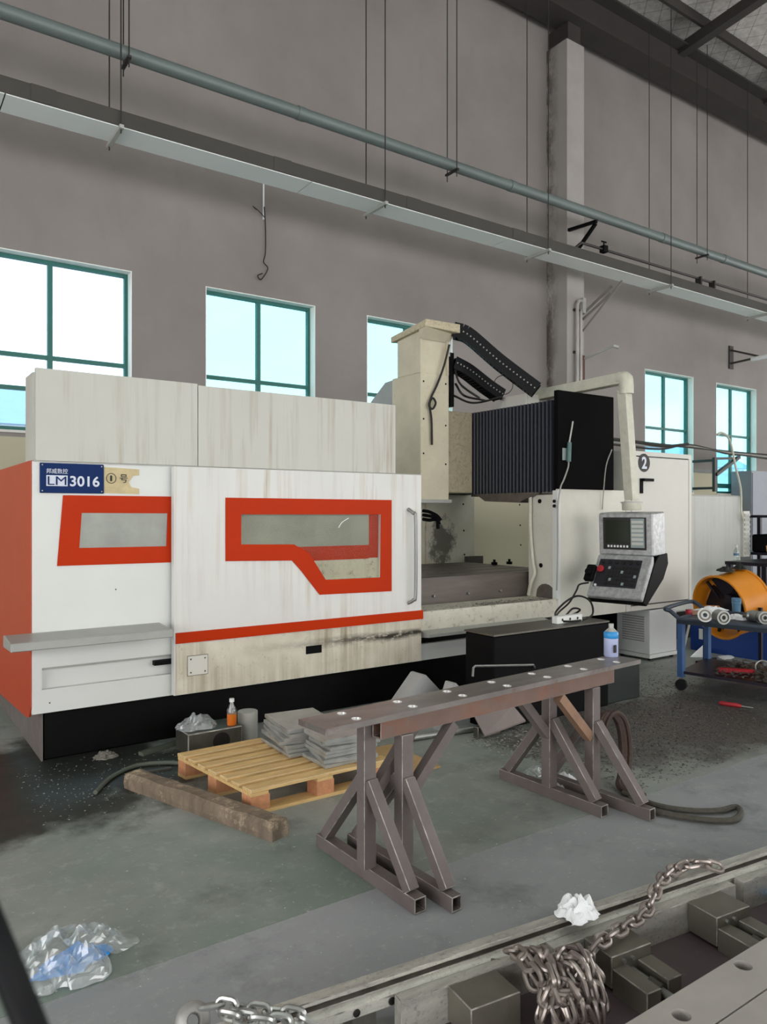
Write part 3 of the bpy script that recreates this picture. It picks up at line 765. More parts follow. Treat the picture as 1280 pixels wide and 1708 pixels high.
# chips lying on the sill
def chips(name, n, fn, parent, smin, smax, m, seed, label=None, cat=None):
    rr = random.Random(seed); bm = bmesh.new()
    for _ in range(n):
        x_, y_, z_ = fn(rr); s_ = rr.uniform(smin, smax)
        a = rr.uniform(0, 2 * PI); dx, dy = math.cos(a) * s_, math.sin(a) * s_
        h = s_ * rr.uniform(.2, .7)
        v = [bm.verts.new((x_ - dx, y_ - dy, z_ + .0008)), bm.verts.new((x_ + dx, y_ + dy, z_ + .0008)), bm.verts.new((x_ - dy * .6, y_ + dx * .6, z_ + h)), bm.verts.new((x_ + dy * .5, y_ - dx * .5, z_ + h * .6))]
        bm.faces.new((v[0], v[1], v[2])); bm.faces.new((v[1], v[0], v[3])); bm.faces.new((v[0], v[2], v[3])); bm.faces.new((v[1], v[3], v[2]))
    if parent is None:
        o = part(name, bm, m); o['label'] = label; o['category'] = cat
    else: o = part(name, bm, m, parent)
    o['kind'] = 'stuff'; return o
chips('sill_chips', 900, lambda r: (r.uniform(4.6, 5.5) if r.random() < .75 else r.uniform(3.9, 5.5), 5.02 + abs(r.gauss(0, .1)), .76), mc, .004, .011, M_swarf, 3)
chips('bright_chips', 260, lambda r: (r.uniform(4.4, 5.5), 5.02 + abs(r.gauss(0, .1)), .765), mc, .003, .007, M_swarf_l, 4)
# crossbeam, bellows, black end plate
part('crossbeam', MB().box((5.60, 5.04, 1.82), (6.30, 8.2, 2.66)), M_blackbase, mc)
part('rear_column', MB().box((5.6, 7.3, .36), (6.5, 8.2, 1.82)), M_inner, mc)
bl = []
nf = 24
for k in range(nf * 2 + 1):
    y = 5.035 + (6.25 - 5.035) * k / (nf * 2)
    bl.append((5.513 + (.045 if k % 2 else 0), y))
poly = bl + [(5.60, 6.25), (5.60, 5.035)]
part('bellows', MB().prism([(y, x) for x, y in poly], lambda u, v, w: (v, u, w), 1.80, 2.70), M_bellows, mc, 'black pleated bellows')
part('bellows_track', MB().box((5.52, 5.04, 1.775), (5.62, 6.25, 1.798)), M_steel_d, mc)
ep = part('end_plate', MB().box((5.505, 4.975, 1.83), (6.338, 5.030, 2.785)).bevel(.004), M_plate_black, mc, 'matt black square end plate')
a, b = at(939, 747, Y=4.97), at(951, 768, Y=4.97)
part('rating_label', MB().box((a.x, 4.971, b.z), (b.x, 4.9745, a.z)), M_keygrey, ep)
part('beam_underside', MB().prism([(5.2, 1.80), (6.1, 1.80), (5.95, 1.72), (5.45, 1.70)], YZ(5.45), 0, .5), M_table, mc)
# saddle and spindle head
part('saddle', MB().box((4.99, 6.22, 1.815), (5.51, 7.25, 2.695)).bevel(.006), M_beige2, mc)
hd = MB()
hd.prism([(4.624, 1.724), (4.995, 1.724), (4.995, 3.02), (4.624, 3.02)], lambda u, v, w: (u, w, v), 6.0, 6.50)
hdo = part('spindle_head', hd.bevel(.006), M_beige, mc)
part('head_wing', MB().prism([(6.505, 1.9), (7.08, 1.9), (7.08, 2.70), (6.95, 2.84), (6.68, 3.01), (6.505, 3.02)], YZ(4.66), 0, .32), M_tray, hdo)
part('head_foot', MB().box((4.60, 5.985, 1.70), (5.02, 6.4, 1.735)), M_tray, hdo)
part('upper_box', MB().box((4.624, 6.005, 3.02), (4.64, 6.40, 3.40)).box((4.64, 6.02, 3.0), (5.0, 6.40, 3.46)).box((4.97, 6.0, 3.02), (4.992, 6.02, 3.48)), M_beige, hdo)
capb = MB(); capb.hexa([(4.60, 5.9, 3.46), (5.03, 5.86, 3.44), (5.03, 6.49, 3.43), (4.60, 6.49, 3.40), (4.60, 5.88, 3.53), (5.03, 5.86, 3.53), (5.03, 6.49, 3.48), (4.60, 6.49, 3.46)])
part('top_cap', capb.bevel(.005), M_beige2, hdo)
part('cap_bracket', MB().prism([(5.9, 3.46), (6.01, 3.36), (6.01, 3.46)], YZ(4.61), 0, .4), M_beige, hdo)
for q in ((4.66, 2.93), (4.95, 2.93), (4.66, 2.55), (4.95, 2.5), (4.66, 2.2), (4.95, 2.1)):
    screw(hdo, (q[0], 6.0, q[1]), r=.010, m=M_black)
part('cable_plate', MB().box((5.0, 5.985, 2.70), (5.05, 6.06, 3.26)), M_black, hdo)
part('edge_trim', MB().box((4.998, 5.99, 3.22), (5.018, 6.005, 3.5)), M_lamp, hdo)
pts = [at(750, 575, Y=5.96), at(741, 610, Y=5.97), at(730, 640, Y=5.97), at(720, 662, Y=5.975), at(716, 676, Y=5.96), at(722, 682, Y=5.955), at(727, 672, Y=5.96), at(722, 664, Y=5.965), at(717, 674, Y=5.97), at(720, 700, Y=5.975), at(721, 742, Y=5.975)]
part('hanging_cable', MB().tube(curve_pts(pts, 80), .011, 6), M_cable, hdo, smooth=True)
# coolant hoses beside the door edge
for k in range(3):
    a = at(706, 852 + k * 7, Y=6.2)
    part('coolant_nozzle', MB().tube(curve_pts([a, a + Vector((.08, 0, -.01)), a + Vector((.16, -.03, -.05 + .02 * k)), a + Vector((.2 - .02 * k, -.05, -.10))], 14), .018, 8), M_black, mc, smooth=True)
# drag chains from the head down to the beam
def drag(name, ctrl, n, w, h):
    o = thing_part(name)
    pts = resample(curve_pts(ctrl, n * 3), n); src = None
    for k in range(n):
        p0, p1 = pts[k], pts[k + 1]; d = (p1 - p0); L = d.length; d.normalize()
        sd = d.cross(Vector((0, 0, 1))).normalized(); up = sd.cross(d)
        m4 = Matrix((sd, d, up)).transposed().to_4x4(); m4.translation = (p0 + p1) / 2 - root_off(o)
        if src is None:
            b = MB(); b.box((-w / 2, -L * .53, -h / 2), (-w / 2 + .012, L * .53, h / 2)).box((w / 2 - .012, -L * .53, -h / 2), (w / 2, L * .53, h / 2)).box((-w / 2 + .012, -L * .3, -h / 2 + .004), (w / 2 - .012, L * .3, -h / 2 + .02)).box((-w / 2 + .012, -L * .3, h / 2 - .02), (w / 2 - .012, L * .3, h / 2 - .004))
            b.lathe([(.012, 0), (.012, .004)], (-w / 2, 0, 0), 8, (-1, 0, 0)); b.lathe([(.012, 0), (.012, .004)], (w / 2, 0, 0), 8, (1, 0, 0))
            src = part('chain_link', b, M_rubber, o, local=True); src.matrix_basis = m4
            src2 = part('link_pin', MB().lathe([(.0075, 0), (.0075, .006)], (w / 2 + .004, 0, 0), 8, (1, 0, 0)), M_tray, o, local=True); src2.matrix_basis = m4
        else:
            inst('chain_link', src, o, m4); inst('link_pin', src2, o, m4)
def thing_part(name):
    o = bpy.data.objects.new(name, None); COL.objects.link(o); o.parent = mc; o.empty_display_size = .05
    return o
e1 = at(895, 656, X=5.62); e2 = at(834, 660, X=5.65)
s1 = Vector((5.04, 5.97, 3.485)); s2 = Vector((5.06, 6.03, 3.16))
drag('drag_chain', [s1, s1 + (e1 - s1) * .18 + Vector((0, 0, .06)), s1 + (e1 - s1) * .55 + Vector((0, 0, .03)), e1 + Vector((0, 0, .03))], 24, .17, .15)
drag('drag_chain', [s2, s2 + (e2 - s2) * .3 + Vector((0, 0, .02)), s2 + (e2 - s2) * .7, e2], 16, .15, .13)
for k, (a, b, c_) in enumerate((((757, 606), (768, 640), (800, 664)), ((760, 640), (775, 660), (810, 668)), ((757, 660), (790, 672), (838, 662)))):
    part('cable_loop', MB().tube(curve_pts([at(*a, Y=6.02), at(*b, Y=5.9), at(*c_, X=5.6)], 24), .012, 6), M_cable, mc, smooth=True)
lp = [at(840 + 16 * math.cos(a), 642 + 16 * math.sin(a), X=5.65) for a in [k * PI / 10 for k in range(20)]]
part('cable_loop', MB().tube(lp, .004, 5, True), M_cable, mc)
part('beam_box', MB().box((5.66, 5.55, 2.66), (5.86, 5.95, 2.84)).bevel(.006), M_cabinet, mc)

# control cabinet "2", a separate steel cabinet beside the column
ec = thing('electrical_cabinet', 'tall warm white electrical cabinet with a round number two sign', 'cabinet', (7.1, 5.0, .56))
ex0, ex1, ez0, ez1 = 6.57, 7.74, .56, 2.255
part('body', MB().box((ex0, YF + .02, ez0), (ex1, YF + .55, ez1)), M_cabinet, ec)
p0, p1 = at(1054, 757, Y=YF), at(1146, 766, Y=YF)
cdr = part('door', MB().box((p0.x, YF - .004, ez0 + .06), (p1.x + .03, YF + .019, ez1 - .06)).bevel(.004), M_cabinet, ec)
part('door_gasket', MB().box((p0.x - .012, YF + .0192, ez0 + .045), (p1.x + .042, YF + .0199, ez1 - .045)), M_ink, ec)
part('top_filler', MB().box((p0.x - .008, YF, ez1 - .048), (ex1, YF + .0190, ez1)).box((p0.x - .008, YF, ez0), (ex1, YF + .0190, ez0 + .048)).box((p1.x + .043, YF, ez0 + .048), (ex1, YF + .0190, ez1 - .048)), M_cabinet, ec)
part('side_filler', MB().box((ex0, YF, ez0), (p0.x - .0125, YF + .019, ez1)), M_cabinet, ec)
a = at(1074, 772, Y=YF)
sg = part('number_disc', MB().lathe([(.098, 0), (.098, .004)], (a.x, YF - .005, a.z), 28, (0, -1, 0)), M_ink, cdr, 'black disc with a white figure two')
text('lettering', '2', .15, M_letter, cdr, (a.x - .045, YF - .0105, a.z - .065), height=.13, width=.085, bold=.03)
a, b, c_ = at(1069, 798, Y=YF), at(1069, 823, Y=YF), at(1085, 799, Y=YF)
part('handle', MB().box((a.x - .02, YF - .02, b.z), (a.x + .02, YF - .004, a.z)).box((a.x + .02, YF - .05, a.z - .03), (c_.x, YF - .035, a.z)).box((a.x, YF - .05, a.z - .03), (a.x + .02, YF - .02, a.z)), M_black, cdr)
part('cable_bundle', MB().tube(curve_pts([at(1022, 733, Y=5.3), at(1060, 737, Y=5.3), at(1110, 744, Y=5.3), at(1148, 741, Y=5.3)], 20), .02, 6), M_rod, ec)

gr = thing('rear_guard_box', 'plain grey white sheet metal guard box beyond the electrical cabinet', 'guard box', (8.9, 5.6, .3))
part('body', MB().box((7.76, 5.6, .35), (9.82, 7.5, 1.83)).bevel(.02), M_guard, gr)
part('foot_frame', MB().box((7.8, 5.65, 0), (9.75, 7.4, .35)), M_blackbase, gr)
part('vent_strip', MB().box((9.825, 5.57, 1.0), (9.98, 5.75, 1.62)), M_cabinet, gr)
for k in range(9):
    part('louvre', MB().box((9.84, 5.555, 1.03 + k * .065), (9.97, 5.569, 1.065 + k * .065)), M_guard, gr)
part('cable', MB().tube(curve_pts([at(1197, 725, Y=5.7), at(1205, 722, Y=5.7), at(1218, 735, Y=5.7), at(1228, 780, Y=5.7), at(1236, 815, Y=5.6), at(1237, 850, Y=5.55), at(1240, 868, Y=5.55)], 40), .016, 6), M_armpaint, gr, smooth=True)

# chiller under the cabinet
ch = thing('chiller', 'small white louvred cooling unit standing under the cabinet', 'chiller', (7.15, 5.0, 0))
part('body', MB().box((6.958, 4.99, .07), (7.44, 5.42, .545)).bevel(.006), mat('chiller_white', 'd9dbdb', .4, 0, .03), ch)
part('base_tray', MB().box((6.94, 4.975, .03), (7.46, 5.43, .068)), M_white, ch)
for k in range(11):
    part('louvre', MB().box((6.948, 5.06, .20 + k * .026), (6.957, 5.34, .212 + k * .026)), M_tray, ch)
for q in ((7.0, 5.03), (7.4, 5.03), (7.0, 5.38), (7.4, 5.38)):
    part('foot', MB().cyl((q[0], q[1], 0), (q[0], q[1], .03), .02, 10), M_rubber, ch)

# coolant tank in front of the column
tk = thing('coolant_tank', 'low black coolant tank standing before the machine column', 'tank', (4.4, 4.5, 0))
part('tank_body', MB().box((3.79, 4.04, 0), (5.08, 4.36, .69)).bevel(.008), M_black, tk)
part('tank_lid', MB().box((3.785, 4.035, .692), (5.085, 4.365, .705)), M_steel_d, tk)
part('sump_body', MB().box((5.085, 4.065, 0), (5.53, 4.36, .31)).bevel(.008), mat('sump_black_green', '1f2623', .5, 0, .3), tk)
part('handle', MB().tube([at(789, 1128, Y=4.0), at(790, 1114, Y=4.0), at(793, 1111, Y=4.0), at(890, 1109, Y=4.0), at(892, 1113, Y=4.03)], .009, 6), M_steel, tk)
a = at(948, 1038, Z=.705)
wbk = thing('drilled_block', 'small white block with three holes lying on the black tank', 'block', (a.x, a.y, .705))
part('block', MB().box((a.x - .16, a.y - .03, .706), (a.x + .14, a.y + .03, .765)).bevel(.004), M_white, wbk)
for k in range(3):
    part('hole', MB().lathe([(.011, 0), (.011, .0015)], (a.x - .10 + k * .09, a.y - .03, .737), 10, (0, -1, 0)), M_ink, wbk)

# control pendant on its swing arm
pd = thing('control_pendant', 'silver wrapped control console hanging from a cream swing arm', 'control console', (5.91, 4.5, .8))
AX, AY, AZ = 5.91, 4.5, 2.86
part('swing_arm', MB().htube((AX - .02, 5.6, AZ - .015), (AX, AY + .03, AZ + .01), .105, .105, .01).htube((AX, AY + .02, AZ - .10), (AX + .06, AY - .02, 1.72), .098, .098, .01).bevel(.004), M_armpaint, pd)
part('elbow', MB().tube(curve_pts([(AX, AY + .07, AZ + .012), (AX, AY + .01, AZ + .005), (AX + .002, AY, AZ - .05), (AX + .004, AY, AZ - .14)], 10), .068, 12), M_armpaint, pd, smooth=True)
part('collar', MB().lathe([(.085, 0), (.09, .01), (.09, .07), (.07, .09)], (AX + .06, AY - .02, 1.62), 18), M_armpaint, pd, smooth=True)
part('collar', MB().lathe([(.10, 0), (.10, .012)], (AX + .06, AY - .02, 1.69), 18), M_strut, pd)
# frame of the head: e_r to the operator's right, e_n out of the front face
e_r = Vector((.213, -.977, 0)); e_n = Vector((-.977, -.213, 0)); up = Vector((0, 0, 1))
pc = Vector((AX + .05, AY - .02, 0))
def pf(r, n, z): return pc + e_r * r + e_n * n + up * z
W2 = .265
def slab_(prof, r0, r1, mb=None):
    mb = mb or MB(); return mb.prism(prof, lambda u, v, w: tuple(pf(w, u, v)), r0, r1)
# upper head: n from -.14 (back) to .13; lower desk slopes out towards the operator
part('screen_housing', slab_([(-.16, 1.20), (.12, 1.20), (.135, 1.595), (-.14, 1.61)], -W2, W2).bevel(.012), M_foilwrap, pd, 'wrapped silver screen housing')
part('desk', slab_([(.10, 1.20), (.10, 1.13), (.335, .80), (.375, .83), (.135, 1.20)], -W2, W2).bevel(.008), M_foilwrap, pd)
part('lower_back', slab_([(-.19, 1.22), (-.21, 1.12), (-.10, .98), (.27, .76), (.345, .795), (.10, 1.13), (.0, 1.21)], -W2 - .006, W2 + .006).bevel(.006), M_black, pd, 'black lower housing')
fb = part('screen_bezel', slab_([(.127, 1.255), (.130, 1.255), (.142, 1.555), (.138, 1.555)], -.215, .205), M_ink, pd)
part('screen', slab_([(.1335, 1.315), (.1355, 1.315), (.1445, 1.53), (.1425, 1.53)], -.19, .05), M_screen, fb)
part('key_panel', slab_([(.1325, 1.275), (.1355, 1.275), (.1450, 1.545), (.1425, 1.545)], .06, .19), M_keygrey, fb)
for k in range(7):
    part('soft_key', slab_([(.132, 1.275), (.137, 1.275), (.137, 1.295), (.133, 1.295)], -.17 + k * .031, -.153 + k * .031), M_lamp, fb)
for r_ in range(6):
    part('key_row', slab_([(.1375 + .0011 * r_ * 1, 1.30 + r_ * .04), (.1405 + .0011 * r_, 1.30 + r_ * .04), (.1410 + .0011 * r_, 1.325 + r_ * .04), (.138 + .0011 * r_, 1.325 + r_ * .04)], .07, .18), M_guard, fb)
d0, d1 = (.152, 1.18), (.365, .852)                       # desk slope
dn = Vector((-(d1[1] - d0[1]), (d1[0] - d0[0]))).normalized()
def dk(s, h): return (d0[0] + (d1[0] - d0[0]) * s + dn.x * h, d0[1] + (d1[1] - d0[1]) * s + dn.y * h)
kp = part('keypad', slab_([dk(.06, -.002), dk(.80, -.002), dk(.80, .004), dk(.06, .004)], -.225, .185), M_key, pd)
for i_ in range(5):
    for j_ in range(9):
        part('key', slab_([dk(.26 + i_ * .105, .004), dk(.33 + i_ * .105, .004), dk(.33 + i_ * .105, .009), dk(.26 + i_ * .105, .009)], -.12 + j_ * .033, -.12 + j_ * .033 + .022), M_ink if (i_ * 3 + j_ * 2) % 11 else M_keygrey, kp)
for j_ in range(6):
    q = pf(-.19 + j_ * .068, *dk(.15, .004)); nn = e_n * dn.x + up * dn.y
    part('knob', MB().lathe([(.016, 0), (.016, .014), (.008, .016), (.008, .026)], q, 12, nn), M_ink, kp)
q = pf(-.185, *dk(.36, .004))
part('stop_button', MB().lathe([(.018, 0), (.018, .014), (.034, .016), (.034, .03), (.022, .036)], q, 16, nn), M_red, kp, 'red emergency stop button', smooth=True)
q = pf(-.2, *dk(.78, .004))
part('indicator', MB().lathe([(.012, 0), (.012, .01)], q, 10, nn), M_lamp, kp)
# handwheel hanging on the desk, with its lead
hw = thing('handwheel_pendant', 'black handheld jog wheel hooked over the console keypad with curly lead', 'handwheel', pf(-.27, .28, .95))
q = pf(-.272, *dk(.50, .03))
part('body', MB().obox(q, (.09, .05, .17), Matrix((e_r, nn, nn.cross(e_r))).transposed()).bevel(.012), M_black, hw)
part('wheel', MB().lathe([(.034, 0), (.036, .006), (.036, .02), (.03, .024)], q + nn * .025, 18, nn), M_black, hw, smooth=True)
lead = [q - nn.cross(e_r) * 0 + Vector((-.02, 0, -.09)), at(967, 975, X=5.55), at(962, 985, X=5.5), at(950, 1005, X=5.4), at(932, 1022, X=5.25), at(928, 1034, Z=.72), at(960, 1036, Z=.72), at(988, 1026, X=5.2), at(985, 1003, X=5.3), at(965, 994, X=5.35), at(945, 1003, X=5.3), at(927, 1022, X=5.2), at(934, 1032, Z=.72), at(958, 1024, X=5.2), at(968, 1017, X=5.25), at(956, 1015, X=5.2), at(943, 1028, Z=.73)]
part('lead', MB().tube(curve_pts(lead, 120), .009, 6), M_cable, hw, smooth=True)

# air gun hung against the black plate, hose falling along the column corner
ag = thing('air_gun', 'slim air gun hung on the black end plate with its pale hose', 'air gun', (5.6, 4.93, 2.2))
g0, g1 = at(950, 738, Y=4.945), at(949, 770, Y=4.945)
part('gun_body', MB().cyl(g0, g1, .022, 12), mat('gun_teal', '4c6a66', .4, .2), ag, smooth=True)
part('lance', MB().cyl(at(956, 703, Y=4.955), g0, .008, 8), M_strut, ag, smooth=True)
hp = [g1, at(948, 780, Y=4.95), at(941, 800, Y=4.95), at(935, 815, Y=4.96), at(931, 850, Y=4.965), at(931, 920, Y=4.965), at(929, 985, Y=4.965)]
part('hose', MB().tube(curve_pts(hp, 50), .008, 6), M_cablew, ag, smooth=True)
gh = solo('guard_hose', MB().tube(curve_pts([at(885, 822, X=5.49), at(885, 880, X=5.49), at(889, 935, X=5.48), at(892, 955, X=5.46), at(886, 972, X=5.44), at(882, 992, Z=.78)], 40), .018, 8), M_armpaint, 'cream hose running down the open edge of the column', 'hose', smooth=True)
dl = solo('drip_cable', MB().tube(curve_pts([at(1021, 750, Y=4.95), at(1012, 775, Y=4.95), at(1008, 810, Y=4.96), at(1005, 850, Y=4.985)], 30), .006, 6), M_cablew, 'thin grey cable hanging beside the black plate edge', 'cable', smooth=True)

# ------------------------------------------------------------------ bench: two trestles and a drilled plate
ZB, ZPL = .635, .74
def trestle(name, label, pl, pr_, tubes, beam, bw, inner_right, group=None):
    """pl, pr_: post centres; tubes: (front, back) of each base tube"""
    o = thing(name, label, 'trestle', ((pl[0] + pr_[0]) / 2, (pl[1] + pr_[1]) / 2, 0), group)
    for (a, b) in tubes:
        part('base_tube', MB().htube((a[0], a[1], .032), (b[0], b[1], .032), bw, .062, .006).bevel(.0022), M_frame, o)
    part('beam', MB().htube((beam[0][0], beam[0][1], ZB + .042), (beam[1][0], beam[1][1], ZB + .042), .06, .082, .006).bevel(.0016), M_rust, o)
    ax = Vector((pr_[0] - pl[0], pr_[1] - pl[1], 0)).normalized()
    for k, p in enumerate((pl, pr_)):
        p = Vector((p[0], p[1], 0))
        part('post', MB().bar(p + Vector((0, 0, .064)), p + Vector((0, 0, ZB + (.0825 if (k == 0 and not inner_right) else -.0005))), .062, .062, (0, 1, 0)).bevel(.0025), M_frame, o)
        a, b = Vector((*tubes[k][0], 0)), Vector((*tubes[k][1], 0))
        for e, s in ((a, -1), (b, 1)):
            d = (e - p); d.z = 0; d.normalize()
            top = p + d * .025 + Vector((0, 0, .44)); bot = p + d * ((e - p).length - .055) + Vector((0, 0, .07))
            part('brace', MB().bar(top, bot, .052, .05).bevel(.0025), M_frame, o)
        s = 1 if k == 0 else -1
        part('knee_brace', MB().bar(p + ax * (s * .03) + Vector((0, 0, .36)), p + ax * (s * .30) + Vector((0, 0, ZB - .01)), .045, .05), M_copper if (k and inner_right) else M_frame, o)
    return o
trestle('steel_trestle', 'rear brown steel trestle under the drilled plate, posts nearer the machine', (1.795, 2.715), (3.17, 2.93),
        [((1.828, 2.372), (1.812, 3.134)), ((3.20, 2.568), (3.165, 3.30))], ((1.828, 2.720), (3.23, 2.93)), .06, False)
trestle('steel_trestle', 'front brown steel trestle carrying the rusty edge beam of the bench', (1.945, 2.645), (3.325, 2.755),
        [((1.955, 2.298), (1.93, 3.05)), ((3.368, 2.397), (3.33, 3.12))], ((1.80, 2.645), (3.50, 2.775)), .052, True)
# plate with two rows of holes
def drilled(w, d, th, holes, nseg=16):
    """flat bar in its own frame, built cell by cell round each hole"""
    bm = bmesh.new()
    us = sorted(set(h[0] for h in holes)); cuts = [0] + [(a + b) / 2 for a, b in zip(us, us[1:])] + [w]
    for k, u in enumerate(us):
        col = sorted([h for h in holes if h[0] == u], key=lambda h: h[1])
        vc = [0] + [(a[1] + b[1]) / 2 for a, b in zip(col, col[1:])] + [d]
        for j, h in enumerate(col):
            x0, x1, y0, y1 = cuts[k], cuts[k + 1], vc[j], vc[j + 1]
            sq = []
            for q in range(nseg):
                a = 2 * PI * q / nseg + PI / 4
                c_, s_ = math.cos(a), math.sin(a); m_ = max(abs(c_), abs(s_))
                sx, sy = c_ / m_, s_ / m_
                sq.append((x0 + (x1 - x0) * (sx + 1) / 2, y0 + (y1 - y0) * (sy + 1) / 2, h[0] + h[2] * c_, h[1] + h[2] * s_))
            T = [(bm.verts.new((s[0], s[1], th)), bm.verts.new((s[2], s[3], th)), bm.verts.new((s[2], s[3], 0)), bm.verts.new((s[0], s[1], 0))) for s in sq]
            for q in range(nseg):
                a, b = T[q], T[(q + 1) % nseg]
                bm.faces.new((a[0], b[0], b[1], a[1])); bm.faces.new((a[1], b[1], b[2], a[2])); bm.faces.new((a[2], b[2], b[3], a[3]))
    bmesh.ops.remove_doubles(bm, verts=bm.verts, dist=1e-4)
    be = [e for e in bm.edges if len(e.link_faces) == 1]
    # outer rim
    top = [e for e in be if e.verts[0].co.z > th / 2 and e.verts[1].co.z > th / 2]
    for e in top:
        a, b = e.verts
        def low(v):
            return min(bm.verts, key=lambda q: (q.co.x - v.co.x) ** 2 + (q.co.y - v.co.y) ** 2 + (q.co.z) ** 2 * 4)
        try: bm.faces.new((a, b, low(b), low(a)))
        except ValueError: pass
    return bm
cA = Vector((1.500, 2.564, 0)); ang = math.atan2(.171, 2.225)
PW, PDp, PT = 2.235, .195, .024
hl = []
for k in range(7):
    for v in (.048, .152): hl.append((.19 + k * .312, v, .023))
bmp = drilled(PW, PDp, PT, hl)
rot = Matrix.Rotation(ang, 4, 'Z'); rot.translation = cA + Vector((0, 0, ZB + .0835))
bmesh.ops.transform(bmp, matrix=rot, verts=bmp.verts)
bp = solo('drilled_plate', bmp, M_benchplate, 'long dark steel plate with two rows of holes lying on the trestles', 'plate')
for h in hl:
    q = rot @ Vector((h[0], h[1], 0))
    part('hole_glint', MB().lathe([(.0222, .002), (.0222, PT + .0012), (.0185, PT + .0012), (.014, .014), (.006, .011), (.0002, .0105)], q, 18), mat('hole_glint_steel', 'e4e4e2', .3, .6, .05), bp, 'pale dished insert standing for the highlight in the hole', smooth=True)  # pale insert added in each hole to paint its white highlight
# bottle on the plate's far end
def bottle(root, c, prof, m, name='body', n=20): return part(name, MB().lathe(prof, c, n), m, root, smooth=True)
zt = ZB + .0835 + PT + .0005
a = at(1026, 1092, Z=zt)
jb = thing('spray_bottle', 'lilac and blue plastic bottle standing at the end of the drilled plate', 'bottle', (a.x - .06, a.y - .02, zt))
c_ = (a.x - .06, a.y - .02, zt)
bottle(jb, c_, [(.038, 0), (.042, .006), (.042, .105), (.041, .11)], M_bluewhite)
bottle(jb, c_, [(.0415, .1105), (.0425, .112), (.0425, .14), (.036, .15)], M_bluecap, 'blue_band')
bottle(jb, c_, [(.035, .1505), (.02, .165), (.015, .17), (.015, .195)], M_strut, 'neck')
part('label_print', MB().box((c_[0] - .03, c_[1] - .046, zt + .03), (c_[0] - .008, c_[1] - .041, zt + .075)), M_ink, jb)

# ------------------------------------------------------------------ pallet and steel plates
pal = thing('wooden_pallet', 'light pine pallet with chipboard blocks lying before the machine', 'pallet', (2.08, 4.03, 0))
px0, px1, py0, py1 = 1.62, 2.52, 3.64, 4.46
sk = lambda x_, y_: (x_ + (y_ - 3.64) * -.13, y_, 0)
def pbox(x0, x1, y0, y1, z0, z1, mb=None):
    mb = mb or MB(); s = lambda y: (3.64 - y) * .13 + .06
    return mb.hexa([(x0 + s(y0), y0, z0), (x1 + s(y0), y0, z0), (x1 + s(y1), y1, z0), (x0 + s(y1), y1, z0), (x0 + s(y0), y0, z1), (x1 + s(y0), y0, z1), (x1 + s(y1), y1, z1), (x0 + s(y1), y1, z1)])
for k, y in enumerate((py0, (py0 + py1) / 2 - .05, py1 - .1)):
    part('bottom_board', pbox(px0, px1, y, y + .1, 0, .018), M_wood, pal)
    for x_ in (px0, (px0 + px1) / 2 - .05, px1 - .11):
        part('block', pbox(x_, x_ + .11, y + .004, y + .096, .0185, .0985), M_block, pal)
for x_ in (px0, (px0 + px1) / 2 - .05, px1 - .11):
    part('stringer_board', pbox(x_, x_ + .1, py0, py1, .099, .1165), M_wood, pal)
ws = [.088, .078, .082, .088, .08, .078, .09]; gap = (py1 - py0 - sum(ws)) / 6; y = py0
for k, w_ in enumerate(ws):
    part('deck_board', pbox(px0 - R.uniform(0, .006), px1 + R.uniform(0, .006), y, y + w_, .117, .135 + R.uniform(-.001, .002)).bevel(.002), M_wood, pal)
    y += w_ + gap
solo('plywood_sheet', MB().box((2.55, 3.66, 0), (2.98, 4.2, .010)), M_ply, 'tan plywood offcut on the floor beside the pallet', 'plywood')
# stacks of ground plates: back stack of five, front stack of six
ords = ['lowest', 'second', 'third', 'fourth', 'fifth', 'sixth', 'seventh']
def stack(n, c, w, d, th, rz, who, jit, total):
    z = .1375
    for k in range(n):
        lab = 'topmost' if k == n - 1 else ords[k] + ' from the pallet'
        tk_ = th * R.uniform(.85, 1.15)
        m3 = Matrix.Rotation(rz + R.uniform(-.13, .13), 3, 'Z')
        b = MB().obox((c[0] + R.uniform(-jit, jit), c[1] + R.uniform(-jit, jit), z + tk_ / 2), (w, d, tk_), m3).bevel(.002)
        solo('steel_plate', b, M_plates, 'ground steel plate, %s in the %s stack' % (lab, who), 'steel plate', 'ground steel plates stacked on the pallet')
        z += tk_ + .0006
stack(7, (2.27, 4.20), .34, .42, .023, -.12, 'rear', .022, 6)
stack(7, (2.355, 3.84), .34, .28, .022, -.12, 'front', .026, 6)

# timber baulk lying in front of the pallet
p0, p1 = Vector((1.30, 4.45, 0)), Vector((1.685, 3.31, 0))
tm = MB(); d = (p1 - p0).normalized(); sd = Vector((-d.y, d.x, 0))
rows = []
for k in range(13):
    c_ = p0 + (p1 - p0) * (k / 12); ring_ = []
    for a, b in ((-.058, .0), (.058, .0), (.062, .025), (.060, .066), (.044, .086), (-.044, .088), (-.060, .070), (-.062, .03)):
        j = noise.noise(Vector((k * .7, a * 40, b * 40))) * .008
        ring_.append(tm.bm.verts.new(c_ + sd * (a + j) + Vector((0, 0, max(0, b + (j if b > 0 else 0)))) + d * (noise.noise(Vector((a * 50, b * 50, k))) * .012 if k in (0, 12) else 0)))
    rows.append(ring_)
for A, B in zip(rows, rows[1:]):
    for k in range(8): tm.bm.faces.new((A[k], A[(k + 1) % 8], B[(k + 1) % 8], B[k]))
tm.bm.faces.new(rows[0][::-1]); tm.bm.faces.new(rows[-1])
solo('timber_baulk', tm, M_timber, 'weathered square timber beam lying on the floor before the pallet', 'timber')

